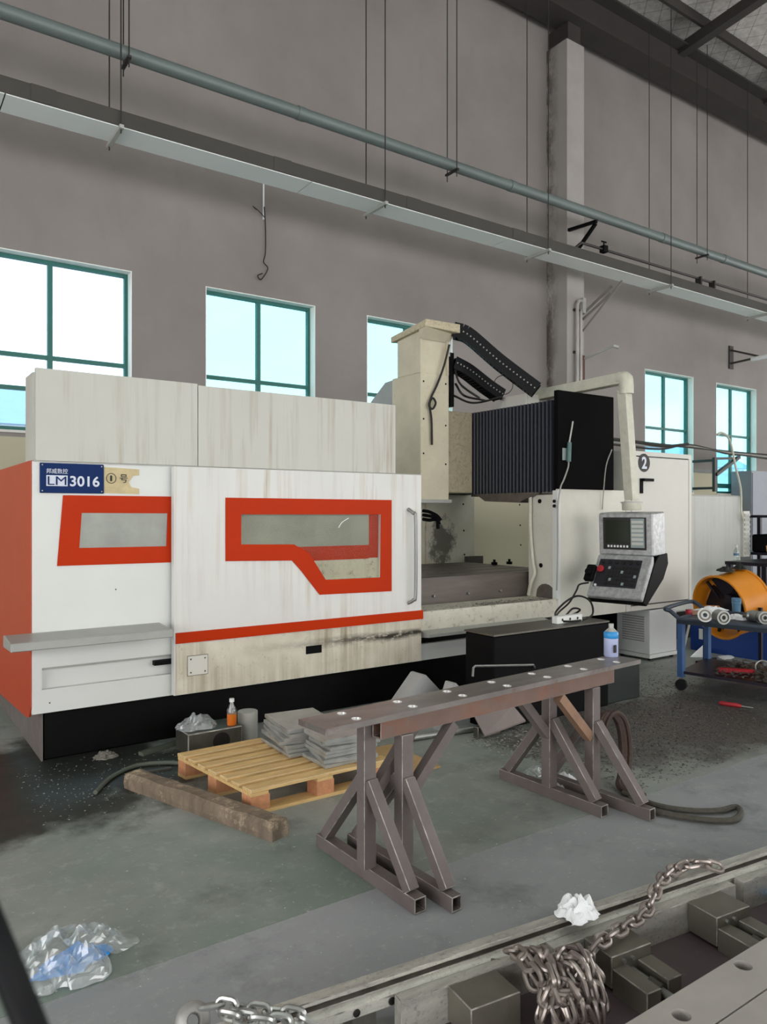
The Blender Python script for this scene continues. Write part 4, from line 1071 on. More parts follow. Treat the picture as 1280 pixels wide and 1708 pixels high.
# things behind the pallet, under the machine front
vb = thing('steel_block', 'dark bored steel block on the floor behind the pallet', 'block', (1.93, 4.84, 0))
part('body', MB().box((1.74, 4.74, 0), (2.12, 4.98, .15)).bevel(.006), M_steel_d, vb)
part('bore', MB().lathe([(.06, 0), (.06, .003)], (1.97, 4.738, .07), 18, (0, -1, 0)), M_ink, vb)
ob_ = thing('drink_bottle', 'small clear bottle of orange drink on the bored block', 'bottle', (2.07, 4.80, .151))
c_ = (2.07, 4.80, .151)
bottle(ob_, c_, [(.03, 0), (.033, .01), (.033, .075)], M_orangejuice, 'drink')
bottle(ob_, c_, [(.034, .0755), (.034, .10), (.016, .14), (.014, .155)], M_bottle)
bottle(ob_, c_, [(.017, .156), (.017, .178)], M_lamp, 'cap')
solo('paper_roll', MB().lathe([(.02, 0), (.068, .0), (.07, .004), (.07, .206), (.068, .21), (.02, .21)], (2.215, 4.86, .0), 24), mat('roll_grey_white', 'aaaba4', .8, 0, .08), 'off white paper roll standing behind the pallet', 'roll', smooth=True)
solo('plastic_wrap', crumple((1.85, 4.88, .151), .30, .2, .10, 3.3, 20), M_clear, 'crumpled clear plastic wrap on top of the bored block', 'plastic')
solo('floor_rag', crumple((1.30, 5.06, 0), .17, .12, .05, 8.1, 14), mat('grey_rag', '77756c', .9), 'grey rag by the corner of the black machine base', 'rag')
solo('flat_bar', MB().bar((1.50, 4.96, .012), (1.92, 5.12, .012), .05, .022), M_hose, 'flat grey bar lying at the foot of the machine base', 'bar')
solo('floor_hose', MB().tube(curve_pts([(1.08, 4.42, .014), (1.22, 4.62, .014), (1.40, 4.74, .014), (1.56, 4.70, .014), (1.66, 4.62, .014)], 30), .013, 8), M_hose, 'grey green hose lying on the oily floor behind the timber', 'hose', smooth=True)
solo('steel_strip', MB().bar((1.36, 4.62, .006), (1.58, 4.60, .006), .03, .010), M_steel_d, 'short steel strip beside the floor hose', 'strip')
chips('metal_litter', 420, lambda r: (r.uniform(.75, 1.75), r.uniform(4.1, 5.15), 0), None, .003, .009, M_swarf_l, 12, 'bright metal crumbs scattered on the oily floor', 'metal chips')

# wedge blocks, round bar, offcuts behind the bench
def wedge(c, prof, d, rz, label):
    m3 = Matrix.Rotation(rz, 3, 'Z'); b = MB()
    b.prism(prof, lambda u, v, q: tuple(Vector(c) + m3 @ Vector((u, q, v))), 0, d)
    return solo('wedge_block', b, mat('wedge_pale_steel', 'aeb0b0', .45, .25, .1, 6), label, 'block', 'steel wedge blocks behind the bench')
wedge((3.52, 4.52, 0), [(-.36, 0), (.24, 0), (.24, .14), (.012, .36), (-.012, .36)], .16, .0, 'larger grey triangular steel block standing behind the bench')
wedge((3.62, 4.28, 0), [(-.15, 0), (.15, 0), (.15, .20), (.01, .33), (-.01, .33)], .10, .0, 'smaller grey triangular steel block nearest the black tank')
a, b = Vector((3.10, 4.20, .024)), Vector((3.77, 4.10, .024))
solo('round_bar', MB().cyl(a, b, .023, 16), M_steel, 'bright round steel bar on the floor behind the bench', 'bar', smooth=True)
pl_ = [tuple(at(809, 1229, Z=.03)), tuple(at(877, 1204, Z=.03)), tuple(at(856, 1179, Z=.16)), tuple(at(791, 1195, Z=.16))]
solo('scrap_block', MB().box((3.58, 3.98, 0), (3.80, 4.03, .075)).bevel(.004), M_steel_d, 'dark scrap block under the tilted brown plate', 'block')
solo('sheet_offcut', MB().hexa([*pl_, *[(x_, y_, z_ + .012) for x_, y_, z_ in pl_]]), mat('offcut_brown_grey', '857a76', .5, .3, .12), 'brown grey square plate tilted on a scrap block behind the bench', 'plate')
chips('scrap_turnings', 160, lambda r: (r.uniform(3.45, 4.0), r.uniform(3.6, 4.0), .0), None, .006, .02, M_swarf_l, 15, 'bright curled turnings under the tilted plate', 'turnings')

# wire rope sling draped on the front trestle and looping out over the floor
sl_ = thing('wire_rope_sling', 'brown wire rope sling hung behind the trestle post, loop on the floor', 'sling', (3.42, 2.86, 0))
for k in range(9):
    a_ = k % 3; b_ = k // 3
    ox, oy = a_ * .022 + R.uniform(-.006, .006), b_ * .02
    pts = [at(992, 1232, Y=2.86 + oy), at(1004, 1196, Y=2.86 + oy), at(1020, 1190, Y=2.86 + oy), at(1033, 1210, Y=2.85 + oy), at(1038, 1250, Y=2.84 + oy), at(1036, 1290, Y=2.80 + oy), at(1034, 1312, Y=2.74 + oy), at(1062, 1328, Z=.024)]
    pts = [p + Vector((ox, -ox * .5, 0)) for p in pts]
    part('rope_strand', MB().tube(curve_pts(pts, 30), .0155, 7), M_wrope, sl_, smooth=True)
lp = [at(1040, 1322, Z=.02), at(1095, 1343, Z=.02), at(1150, 1352, Z=.02), at(1200, 1352, Z=.02), at(1228, 1346, Z=.02), at(1236, 1356, Z=.02), at(1222, 1368, Z=.02), at(1180, 1368, Z=.02), at(1130, 1361, Z=.02), at(1090, 1352, Z=.02), at(1050, 1332, Z=.02)]
part('floor_loop', MB().tube(curve_pts(lp, 60), .016, 8), M_rope, sl_, smooth=True)
# papers and wrappers by the rear trestle foot
solo('paper_tissue', crumple(tuple(at(944, 1309, Z=0.003)), .20, .13, .085, 2.2, 18, .2, .35, .2), M_paper, 'white paper tissue on the floor between the trestle feet', 'tissue')
solo('clear_wrapper', crumple(tuple(at(893, 1290, Z=0.003)), .17, .12, .05, 5.7, 16), M_clear, 'crumpled clear wrapper on the floor behind the rear trestle', 'wrapper')
# swarf spread near the tank and cart
def sw(r):
    while True:
        x_, y_ = r.gauss(4.7, .85), r.gauss(3.75, .55)
        if 3.55 < x_ < 7.5 and 2.7 < y_ < 4.9 and not (x_ < 5.55 and y_ > 4.03): return x_, y_, 0
chips('swarf_carpet', 17000, sw, None, .004, .012, M_swarf, 21, 'dark metal swarf strewn over the floor beside the tank', 'swarf')
chips('swarf_glints', 700, sw, None, .003, .007, M_swarf_l, 22, 'bright specks of swarf over the floor beside the tank', 'swarf')
def fl_(r):
    return r.uniform(.2, 4.6), r.uniform(1.9, 3.6), 0
chips('floor_specks', 260, fl_, None, .002, .007, mat('speck_pale', 'c9c9c2', .7), 23, 'pale specks and crumbs scattered over the grey floor', 'crumbs')

# ------------------------------------------------------------------ right side: cart, fan, bin and shop clutter
cart = thing('tool_cart', 'blue grey steel tool cart loaded with bearings and rags', 'cart', (6.55, 3.6, 0))
ZC = .65
C0 = Vector((6.03, 4.04, 0)); cdx = Vector((1.0, .27, 0)).normalized(); cdy = Vector((.16, -.98, 0)).normalized()
def cp(u, v, z): return C0 + cdx * u + cdy * v + Vector((0, 0, z))
def cbox(u0, u1, v0, v1, z0, z1, mb=None):
    mb = mb or MB()
    return mb.hexa([cp(u0, v0, z0), cp(u1, v0, z0), cp(u1, v1, z0), cp(u0, v1, z0), cp(u0, v0, z1), cp(u1, v0, z1), cp(u1, v1, z1), cp(u0, v1, z1)])
CW, CL = .80, 1.35
part('top_shelf', cbox(0, CW, 0, CL, ZC - .05, ZC - .012), M_cart, cart)
part('shelf_rim', cbox(0, .02, 0, CL, ZC - .05, ZC + .005, cbox(CW - .02, CW, 0, CL, ZC - .05, ZC + .005, cbox(.02, CW - .02, 0, .02, ZC - .05, ZC + .005))), M_cart, cart)
part('bottom_shelf', cbox(.02, CW - .02, .02, CL, .15, .175), M_darkmetal, cart)
for u, v in ((.025, .03), (CW - .025, .03), (.025, CL - .03), (CW - .025, CL - .03)):
    part('leg', MB().bar(cp(u, v, .12), cp(u, v, ZC - .05), .05, .05, (0, 1, 0)), M_cartleg, cart)
    part('caster', MB().lathe([(.02, -.018), (.05, -.018), (.05, .018), (.02, .018)], cp(u, v, .05), 14, cdx), M_rubber, cart)
part('push_handle', MB().tube(curve_pts([cp(.03, .01, ZC - .01), cp(.03, -.07, ZC + .05), cp(.08, -.13, ZC + .07), cp(CW - .08, -.13, ZC + .07), cp(CW - .03, -.07, ZC + .05), cp(CW - .03, .01, ZC - .01)], 30), .02, 8), M_cart, cart, smooth=True)
def on_cart(px, py, z=ZC - .012): return at(px, py, Z=z)
zc = ZC - .0115
def ring_thing(px, py, r, h, axis, label, rin=.55):
    a = on_cart(px, py, zc + r); ax = Vector(axis).normalized(); c_ = a
    o = thing('bearing', label, 'bearing', (c_.x, c_.y, zc), 'bearings on the tool cart')
    part('outer_ring', MB().lathe([(r * .78, -h / 2), (r, -h / 2), (r, h / 2), (r * .78, h / 2), (r * .78, -h / 2)], c_, 24, ax), M_steel, o, smooth=True)
    part('cage', MB().lathe([(r * rin, -h * .4), (r * .77, -h * .4), (r * .77, h * .4), (r * rin, h * .4), (r * rin, -h * .4)], c_, 18, ax), M_steel_d, o)
    part('inner_ring', MB().lathe([(r * .3, -h / 2), (r * rin * .98, -h / 2), (r * rin * .98, h / 2), (r * .3, h / 2), (r * .3, -h / 2)], c_, 20, ax), M_steel, o, smooth=True)
    return o
ring_thing(1177, 1026, .062, .06, (-.9, -.5, .15), 'bright bearing on the cart by the folded white paper')
ring_thing(1203, 1029, .060, .10, (-.5, -.85, .0), 'dark bearing on the cart between the white paper and white cloth')
ring_thing(1262, 1028, .05, .10, (-.4, -.9, 0), 'bearing at the end of the cart beside the ribbed shaft')
ring_thing(1275, 1030, .055, .05, (-.6, -.7, 0), 'bearing behind the ribbed shaft at the picture edge')
solo('white_paper', crumple(tuple(on_cart(1187, 1019)), .34, .22, .05, 11, 14, -.5), M_paper, 'folded white paper on the cart behind the bearings', 'paper')
solo('white_cloth', crumple(tuple(on_cart(1234, 1032)), .26, .24, .05, 14, 14, .3), M_paper, 'white cloth on the cart below the blue cup', 'cloth')
a = on_cart(1229, 1022)
cu_ = thing('plastic_cup', 'ribbed blue grey plastic cup on the cart before the fan', 'cup', (a.x, a.y, zc))
part('body', MB().lathe([(.030, 0), (.036, .002), (.042, .13), (.045, .135), (.045, .14), (.038, .14), (.032, .02)], (a.x, a.y, zc), 20), M_cup, cu_, smooth=True)
for k in range(3):
    part('rib', MB().lathe([(.0435, .09 + k * .014), (.0455, .094 + k * .014), (.0435, .098 + k * .014)], (a.x, a.y, zc), 20), M_cup, cu_)
a = on_cart(1150, 1026)
solo('red_tin', MB().lathe([(.03, 0), (.032, .003), (.032, .05), (.03, .053)], (a.x, a.y, zc), 14), M_red, 'small red tin at the handle end of the cart', 'tin', smooth=True)
a = on_cart(1162, 1026)
solo('wood_handle_brush', MB().obox((a.x, a.y, zc + .022), (.11, .04, .042), Matrix.Rotation(-.6, 3, 'Z')).bevel(.006), M_copper, 'brown block beside the bright bearing on the cart', 'block')
a = on_cart(1250, 1036)
sf = thing('ribbed_shaft', 'ribbed steel gear shaft lying along the cart edge', 'shaft', (a.x, a.y, zc))
for k in range(5):
    part('gear_ring', MB().lathe([(.03, -.012), (.042, -.012), (.045, 0), (.042, .012), (.03, .012)], Vector((a.x, a.y, zc + .045)) + cdy * (k * .035), 16, cdy), M_steel, sf)
part('shaft', MB().cyl(Vector((a.x, a.y, zc + .045)) - cdy * .05, Vector((a.x, a.y, zc + .045)) + cdy * .26, .02, 12), M_steel_d, sf, smooth=True)
a = on_cart(1259, 1012)
solo('shackle', MB().tube([Vector((a.x, a.y, zc + .012)) + Vector((-.55, .83, 0)) * q[0] + Vector((0, 0, q[1])) for q in [(-.05, 0), (-.055, .06), (-.04, .11), (0, .13), (.04, .11), (.055, .06), (.05, 0)]], .010, 8), M_steel, 'bent steel shackle standing on the cart before the fan', 'shackle', smooth=True)
# lower shelf clutter
rng = random.Random(5)
b = cp(.25, .45, .176)
solo('red_tool', MB().obox((b.x, b.y, .20), (.30, .05, .045), Matrix.Rotation(-.9, 3, 'Z')).bevel(.008), M_red, 'red handled tool on the lower cart shelf', 'tool')
chips('shelf_turnings', 1100, lambda r: (*(cp(r.uniform(.05, .75), r.uniform(.3, 1.3), 0).xy), .176 + abs(r.gauss(0, .02))), None, .008, .03, M_swarf, 31, 'tangle of dark turnings on the lower cart shelf', 'turnings')
for k, (u, v, r_, h_) in enumerate(((.55, .55, .055, .05), (.35, .80, .065, .04), (.6, 1.05, .05, .07), (.18, 1.1, .06, .045))):
    q = cp(u, v, .1755)
    g_ = MB(); prof_ = []
    for j in range(36):
        a_ = j * PI / 18; rr2 = r_ if j % 2 else r_ * .86; prof_.append((rr2 * math.cos(a_), rr2 * math.sin(a_)))
    inn = [(r_ * .4 * math.cos(j * PI / 18), r_ * .4 * math.sin(j * PI / 18)) for j in range(36)]
    g_.ring(prof_, inn, lambda a_, b_, w_: (q.x + a_, q.y + b_, q.z + w_), 0, h_)
    solo('gear', g_, M_steel_d, ('thin wide dark gear', 'flat dark gear', 'tall dark gear', 'dark gear nearest the handle side')[k] + ' on the lower cart shelf', 'gear')
a = at(1273, 1120, Z=.2)
solo('ring_clamp', MB().tube([(a.x + .06 * math.cos(q) * .6, a.y - .06 * math.cos(q) * .8, .236 + .06 * math.sin(q)) for q in [k * PI / 10 for k in range(20)]], .007, 6, True), M_steel, 'thin steel ring leaning on the lower cart shelf', 'ring', smooth=True)
a = at(1222, 1175, Z=.02)
rt = thing('screwdriver', 'red handled tool lying on the swarf before the cart', 'screwdriver', (a.x, a.y, 0))
d_ = Vector((.3, -.95, 0)).normalized()
part('handle', MB().tube([Vector((a.x, a.y, .018)) - d_ * .10, Vector((a.x, a.y, .018)) - d_ * .08, Vector((a.x, a.y, .018)) + d_ * .05, Vector((a.x, a.y, .018)) + d_ * .07], [.012, .018, .018, .010], 10), M_red, rt, smooth=True)
part('shaft', MB().cyl(Vector((a.x, a.y, .018)) + d_ * .07, Vector((a.x, a.y, .016)) + d_ * .16, .006, 8), M_steel, rt, smooth=True)

# blue bin and drum fan behind the cart
bn = thing('blue_bin', 'blue plastic crate standing on the floor behind the yellow fan', 'crate', (8.3, 4.65, 0))
bb = MB(); bb.box((7.95, 4.15, .0), (8.65, 5.15, .02)).box((7.95, 4.15, .02), (7.97, 5.15, .36)).box((8.63, 4.15, .02), (8.65, 5.15, .36)).box((7.97, 4.15, .02), (8.63, 4.17, .36)).box((7.97, 5.13, .02), (8.63, 5.15, .36))
part('shell', bb, M_bin, bn)
part('rim', MB().box((7.93, 4.13, .361), (7.98, 5.17, .38)).box((8.62, 4.13, .361), (8.67, 5.17, .38)).box((7.98, 4.13, .361), (8.62, 4.18, .38)).box((7.98, 5.12, .361), (8.62, 5.17, .38)), M_bin, bn)
a = at(1173, 1058, X=7.945)
part('white_label', MB().box((7.944, a.y - .07, a.z - .06), (7.949, a.y + .05, a.z + .06)), M_lamp, bn)
p_ = [at(1152, 1096, Z=.004), at(1186, 1097, Z=.004), at(1184, 1080, Z=.06), at(1176, 1074, Z=.10)]
solo('paper_sheet', MB().hexa([*p_, *[q + Vector((0, 0, .005)) for q in p_]]), M_paper, 'bent white cardboard sheet on the floor beneath the cart', 'cardboard')
solo('paper_sheet', crumple(tuple(at(1245, 1086, Z=.003)), .60, .25, .06, 17, 14, .4), M_paper, 'crumpled white sheet on the floor beneath the far half of the cart', 'paper')
solo('paper_sheet', crumple(tuple(at(1212, 1097, Z=.003)), .30, .14, .02, 19, 10, .4), M_paper, 'flat white scrap of paper on the floor beneath the middle of the cart', 'paper')
fan = thing('drum_fan', 'yellow drum fan with dark blades standing behind the tool cart', 'fan', (7.4, 4.3, 0))
fc = Vector((7.36, 4.30, .66)); fa = Vector((-.95, .18, -.16)).normalized()      # fa: out of the open mouth
RF, LF = .315, .36
e1_ = fa.cross(Vector((0, 0, 1))).normalized()
part('drum', MB().lathe([(RF, .5 * LF), (RF + .012, .5 * LF), (RF + .004, .42 * LF), (RF + .004, -.42 * LF), (RF + .012, -.5 * LF), (RF, -.5 * LF), (RF - .008, -.42 * LF), (RF - .008, .42 * LF), (RF, .5 * LF)], fc, 40, fa), M_yellow, fan, smooth=True)
part('rolled_rim', MB().tube([fc + fa * (LF / 2) + (e1_ * math.cos(a) + e1_.cross(fa) * math.sin(a)) * (RF + .008) for a in [k * PI / 20 for k in range(40)]], .014, 8, True), M_yellow, fan, smooth=True)
part('rolled_rim', MB().tube([fc - fa * (LF / 2) + (e1_ * math.cos(a) + e1_.cross(fa) * math.sin(a)) * (RF + .008) for a in [k * PI / 20 for k in range(40)]], .014, 8, True), M_yellow, fan, smooth=True)
part('motor', MB().lathe([(.0, -.12), (.10, -.12), (.11, -.08), (.11, .06), (.05, .09), (0, .09)], fc, 20, fa), M_darkmetal, fan, smooth=True)
e2_ = e1_.cross(fa)
for k in range(6):
    a = k * PI / 3 + .25; rd = e1_ * math.cos(a) + e2_ * math.sin(a); tg = fa.cross(rd)
    q = [fc + rd * .10 - tg * .06 - fa * .05, fc + rd * .10 + tg * .06 + fa * .0, fc + rd * .295 + tg * .12 + fa * .03, fc + rd * .295 - tg * .10 - fa * .06]
    part('blade', MB().hexa([*q, *[v + fa * .006 for v in q]]), M_darkmetal, fan)
for rr_ in (.28, .22, .16, .10):
    part('guard_ring', MB().tube([fc - fa * (LF / 2) + (e1_ * math.cos(a) + e2_ * math.sin(a)) * rr_ for a in [k * PI / 16 for k in range(32)]], .005, 5, True), M_darkmetal, fan)
for k in range(8):
    a = k * PI / 4; rd = e1_ * math.cos(a) + e2_ * math.sin(a)
    part('guard_spoke', MB().cyl(fc - fa * (LF / 2) + rd * .03, fc - fa * (LF / 2) + rd * RF, .005, 6), M_darkmetal, fan)
for k in range(3):
    a = k * 2 * PI / 3 + .9; rd = e1_ * math.cos(a) + e2_ * math.sin(a)
    part('motor_strut', MB().bar(fc + rd * .1 + fa * .1, fc + rd * (RF - .01) + fa * .1, .03, .02), M_darkmetal, fan)
for s_ in (-1, 1):
    q = fc + e1_ * (s_ * (RF + .03))
    part('stand_leg', MB().bar((q.x, q.y, .02), q, .03, .03).bar((q.x - .15, q.y, .012), (q.x + .2, q.y, .012), .03, .024), M_darkmetal, fan)
zf = fc.z + RF + .016
solo('work_glove', crumple((7.30, 4.33, zf + .0), .22, .15, .10, 23, 18, .4, .35, .2), M_rag, 'black work glove lying on the fan near its open mouth', 'glove')
solo('work_glove', crumple((7.46, 4.28, zf + .02), .17, .11, .08, 27, 16, .9, .35, .2), M_rag, 'black work glove lying on the fan behind the other glove', 'glove')
# broom pole seen under the cart
solo('steel_rod', MB().cyl(at(1134, 1112, Z=.01), at(1153, 1030, X=7.0), .012, 8), M_strut, 'thin steel rod leaning beside the blue crate behind the cart', 'rod', smooth=True)

# rack with black boxes and things in the far right
rk = thing('parts_rack', 'dark steel rack with black bins beyond the yellow fan', 'rack', (10.2, 5.2, 0))
rx0, rx1, ry0, ry1 = 10.05, 11.0, 4.6, 6.0
for z_ in (.5, 1.02, 1.53):
    part('shelf', MB().box((rx0, ry0, z_), (rx1, ry1, z_ + .035)), M_darkmetal, rk)
for u, v in ((rx0 + .025, ry0 + .025), (rx1 - .025, ry0 + .025), (rx0 + .025, ry1 - .025), (rx1 - .025, ry1 - .025)):
    part('upright', MB().box((u - .025, v - .025, 0), (u + .025, v + .025, 1.56)), M_darkmetal, rk)
for k in range(2):
    solo('parts_bin', MB().box((rx0 + .06, ry0 + .1 + k * .5, 1.056), (rx1 - .2, ry0 + .52 + k * .5, 1.30)).bevel(.02), M_black, ('black bin on the middle rack shelf nearest the column side' if k else 'black bin on the middle rack shelf nearest the picture edge'), 'bin', 'black bins on the dark rack')
solo('black_kettle', MB().lathe([(.10, 0), (.14, .02), (.13, .16), (.08, .22), (.03, .24)], (10.35, 5.0, .536), 18), M_black, 'round black can on the low rack shelf', 'can', smooth=True)
a = at(1241, 938, X=8.3)
sd_ = thing('side_stand', 'dark low workbench behind the fan carrying small bottles and a mitt', 'workbench', (9.2, 4.7, 0))
zs = 1.0
part('top', MB().box((8.75, 4.2, zs - .04), (9.65, 5.2, zs)), M_darkmetal, sd_)
for u, v in ((8.79, 4.24), (9.61, 4.24), (8.79, 5.16), (9.61, 5.16)):
    part('leg', MB().box((u - .03, v - .03, 0), (u + .03, v + .03, zs - .041)), M_darkmetal, sd_)
a = at(1205, 939, Z=zs + .001)
a = Vector((8.85, 5.11, zs + .0005))
wbt = thing('water_bottle', 'clear water bottle standing behind the fan against the guard box', 'bottle', a)
bottle(wbt, a, [(.03, 0), (.033, .01), (.033, .12), (.014, .16), (.013, .175)], M_bottle)
bottle(wbt, a, [(.0345, .07), (.0345, .10)], M_cup, 'label_band')
bottle(wbt, a, [(.016, .176), (.016, .2)], M_lamp, 'cap')
q = at(1240, 938, Z=zs + .001)
mt = thing('leather_mitt', 'tan leather glove standing upright behind the fan', 'glove', (8.95, 4.72, zs))
mc_ = Vector((8.95, 4.72, zs + .001))
part('cuff', MB().lathe([(.05, 0), (.055, .01), (.05, .12), (.045, .13)], mc_, 14), mat('leather_tan', 'c79a62', .7, 0, .25, 14), mt, smooth=True)
for k in range(4):
    o_ = Vector((.0, -.045 + .03 * k, .13))
    part('finger', MB().tube([mc_ + o_, mc_ + o_ + Vector((.0, (k - 1.5) * .006, .05)), mc_ + o_ + Vector((-.01, (k - 1.5) * .01, .085 - abs(k - 1.5) * .01))], [.02, .017, .011], 8), mat('leather_tan', 'c79a62'), mt, smooth=True)
part('thumb', MB().tube([mc_ + Vector((0, -.045, .07)), mc_ + Vector((-.01, -.085, .1)), mc_ + Vector((-.01, -.095, .14))], [.02, .017, .011], 8), mat('leather_tan', 'c79a62'), mt, smooth=True)
for k in range(3):
    a = Vector((8.88 + .1 * k, 4.50 - .04 * k, zs + .0005))
    solo('spray_can', MB().lathe([(.03, 0), (.032, .004), (.032, .12 + .02 * k), (.018, .14 + .02 * k), (.012, .16 + .02 * k)], a, 14), (M_cup, M_rag, M_darkmetal)[k], ('small blue grey can on the bench behind the fan', 'small dull black can on the bench behind the fan', 'tallest dark can on the bench behind the fan')[k], 'can', smooth=True)
gc = thing('steel_locker', 'blue grey steel locker by the wall at the picture edge', 'locker', (17.6, 9.1, 0))
a = at(1254, 785, Y=9.0); 
part('body', MB().box((a.x, 9.0, 0), (a.x + 1.4, 9.47, a.z)), mat('locker_blue_grey', '868a93', .5, .1, .05), gc)
part('door', MB().box((a.x + .03, 8.985, .1), (a.x + .68, 8.999, a.z - .05)), mat('locker_blue_grey', '868a93'), gc)
part('door', MB().box((a.x + .70, 8.985, .1), (a.x + 1.37, 8.999, a.z - .05)), mat('locker_blue_grey', '868a93'), gc)

# cables strung across the windows on a wall bracket
cb = thing('cable_run', 'bundle of dark cables strung along the wall past the windows', 'cable', (14, 8.9, 2.6))
for k in range(3):
    pts = [at(1018, 731 + k * 5, Y=8.6), at(1100, 741 + k * 4, Y=8.7), at(1150, 746 - k * 2, Y=8.8), at(1215, 753 + k * 2, Y=8.9), at(1245, 756 + k * 2, Y=8.9), at(1300, 760 + k * 4, Y=8.9)]
    part('cable', MB().tube(curve_pts(pts, 40), .022, 6), (M_rod, M_cablew, M_rod)[k], cb, smooth=True)
a, b, c_ = at(1193, 765, Y=9.0), at(1193, 812, Y=9.0), at(1232, 755, Y=9.0)
wkb = thing('cable_bracket', 'dark triangular wall bracket carrying the cables by the window', 'bracket', (a.x, 9.2, b.z))
part('upright', MB().box((a.x - .05, 8.97, b.z - .1), (a.x + .05, 9.03, a.z + .02)), M_rod, wkb)
part('arm', MB().bar(a, c_ + Vector((0, 0, -.12)), .05, .05), M_rod, wkb)
part('stay', MB().bar(at(1194, 792, Y=8.99), c_ + Vector((0, -.01, -.10)), .09, .06), M_rod, wkb)
part('wall_stub', MB().box((a.x - .04, 9.03, a.z - .06), (a.x + .04, YW - .001, a.z - .01)).box((a.x - .04, 9.03, b.z - .05), (a.x + .04, YW - .001, b.z)), M_rod, wkb)

# ------------------------------------------------------------------ foreground: rails, clamps, chains, surface plate
RA = math.atan2(-.121, 1); RO = Vector((.87, 2.000, 0))
rd_ = Vector((math.cos(RA), math.sin(RA), 0)); rn = Vector((-math.sin(RA), math.cos(RA), 0))      # rn: away from the camera
def rp(u, v, z): return RO + rd_ * u + rn * v + Vector((0, 0, z))
def rprism(prof, u0, u1, mb=None):
    mb = mb or MB(); return mb.prism(prof, lambda v, z, w: tuple(rp(w, v, z)), u0, u1)
rl = thing('guide_rail', 'long scaly steel guide rail with side holes in the foreground', 'rail', rp(1.3, -.03, 0))
prof = [(0, .075), (0, .16), (-.042, .16), (-.042, .146), (-.030, .140), (-.030, .122), (-.056, .108), (-.056, .075)]
part('rail', rprism(prof, -.06, 3.2).bevel(.0025), M_rail, rl)
part('groove_shade', rprism([(-.0301, .1235), (-.0301, .1385), (-.033, .1375), (-.033, .1245)], -.05, 3.19), mat('groove_shade_dark', '3b362f', .6, .1, .5, 20), rl)  # dark strip added to deepen the groove, shade put into its colour
for px_ in (573, 633, 733, 780):
    a = at(px_, 1640 - (px_ - 633) * .26, Z=.10); u = (a - RO).dot(rd_)
    part('bolt_hole', MB().lathe([(.012, 0), (.012, .0025), (.008, .0025), (.008, -.004)], rp(u, -.0565, .092), 12, -rn), M_ink, rl)
for u in (.35, 1.35, 2.3, 3.0):
    part('packer', MB().hexa([rp(u, .02, 0), rp(u + .08, .02, 0), rp(u + .08, -.05, 0), rp(u, -.05, 0), rp(u, .02, .0745), rp(u + .08, .02, .0745), rp(u + .08, -.05, .0745), rp(u, -.05, .0745)]), M_steel_d, rl)
def fbar(p0, p1, label):
    u0 = (Vector((p0[0], p0[1], 0)) - RO).dot(rd_); u1 = (Vector((p1[0], p1[1], 0)) - RO).dot(rd_)
    return solo('clamp_bar', rprism([(-.068, .0), (-.068, .12), (-.112, .12), (-.112, .0)], u0, u1).bevel(.002), M_rail, label, 'bar', 'short scaly bars in front of the guide rail')
fbar((1.338, 1.84), (1.90, 1.77), 'short scaly bar under the chain heap beside the guide rail')
fbar((1.935, 1.84), (2.86, 1.72), 'middle scaly bar with the white cloth beside the guide rail')
fbar((2.905, 1.73), (3.7, 1.64), 'scaly bar past the chain end beside the guide rail')
def clamp(u, label, arms=True, ln=.13):
    o = thing('rail_clamp', label, 'clamp', rp(u, -.17, 0), 'steel rail clamps')
    b0, b1 = -.114, -.114 - ln
    def bx(ua, ub, va, vb, za, zb): return MB().hexa([rp(ua, va, za), rp(ub, va, za), rp(ub, vb, za), rp(ua, vb, za), rp(ua, va, zb), rp(ub, va, zb), rp(ub, vb, zb), rp(ua, vb, zb)])
    part('body', bx(u, u + .185, b0, b1, .015, .122).bevel(.003), M_clamp, o)
    if arms:
        part('jaw_arm', bx(u + .002, u + .066, b1 - .0005, b1 - .15, .0, .085).bevel(.003), M_clamp, o)
        part('jaw_arm', bx(u + .118, u + .183, b1 - .0005, b1 - .13, .0, .085).bevel(.003), M_clamp, o)
        part('clamp_screw', MB().cyl(rp(u + .092, b1 - .0005, .055), rp(u + .092, b1 - .20, .055), .013, 14), M_steel, o, smooth=True)
        part('screw_head', MB().lathe([(.024, 0), (.024, .05)], rp(u + .092, b1 - .08, .055), 6, -rn), M_steel_d, o)
        for k in range(2):
            part('spring_pin', MB().lathe([(.007, 0), (.007, .012)], rp(u + .05 + .04 * k, b1, .10), 8, -rn), M_steel, o)
    return o
uu = lambda x, y: (Vector((x, y, 0)) - RO).dot(rd_)
clamp(uu(1.495, 1.77), 'rail clamp block half under the chain heap', False)
clamp(uu(2.06, 1.755), 'rail clamp with bright screw beside the chain heap')
clamp(uu(2.575, 1.70), 'rail clamp past the hanging chain by the dusty bed')
bedp = MB(); bedp.hexa([rp(.52, -.06, -.0), rp(3.6, -.06, 0), rp(3.6, -.9, 0), rp(.52, -.9, 0), rp(.52, -.06, .004), rp(3.6, -.06, .004), rp(3.6, -.9, .004), rp(.52, -.9, .004)])  # dusty bed sheet, enlarged and darkened to carry the shade between the clamps
solo('bed_plate', bedp, M_bed, 'dusty reddish brown steel sheet on the floor, darkened for the shade under the clamps', 'plate')
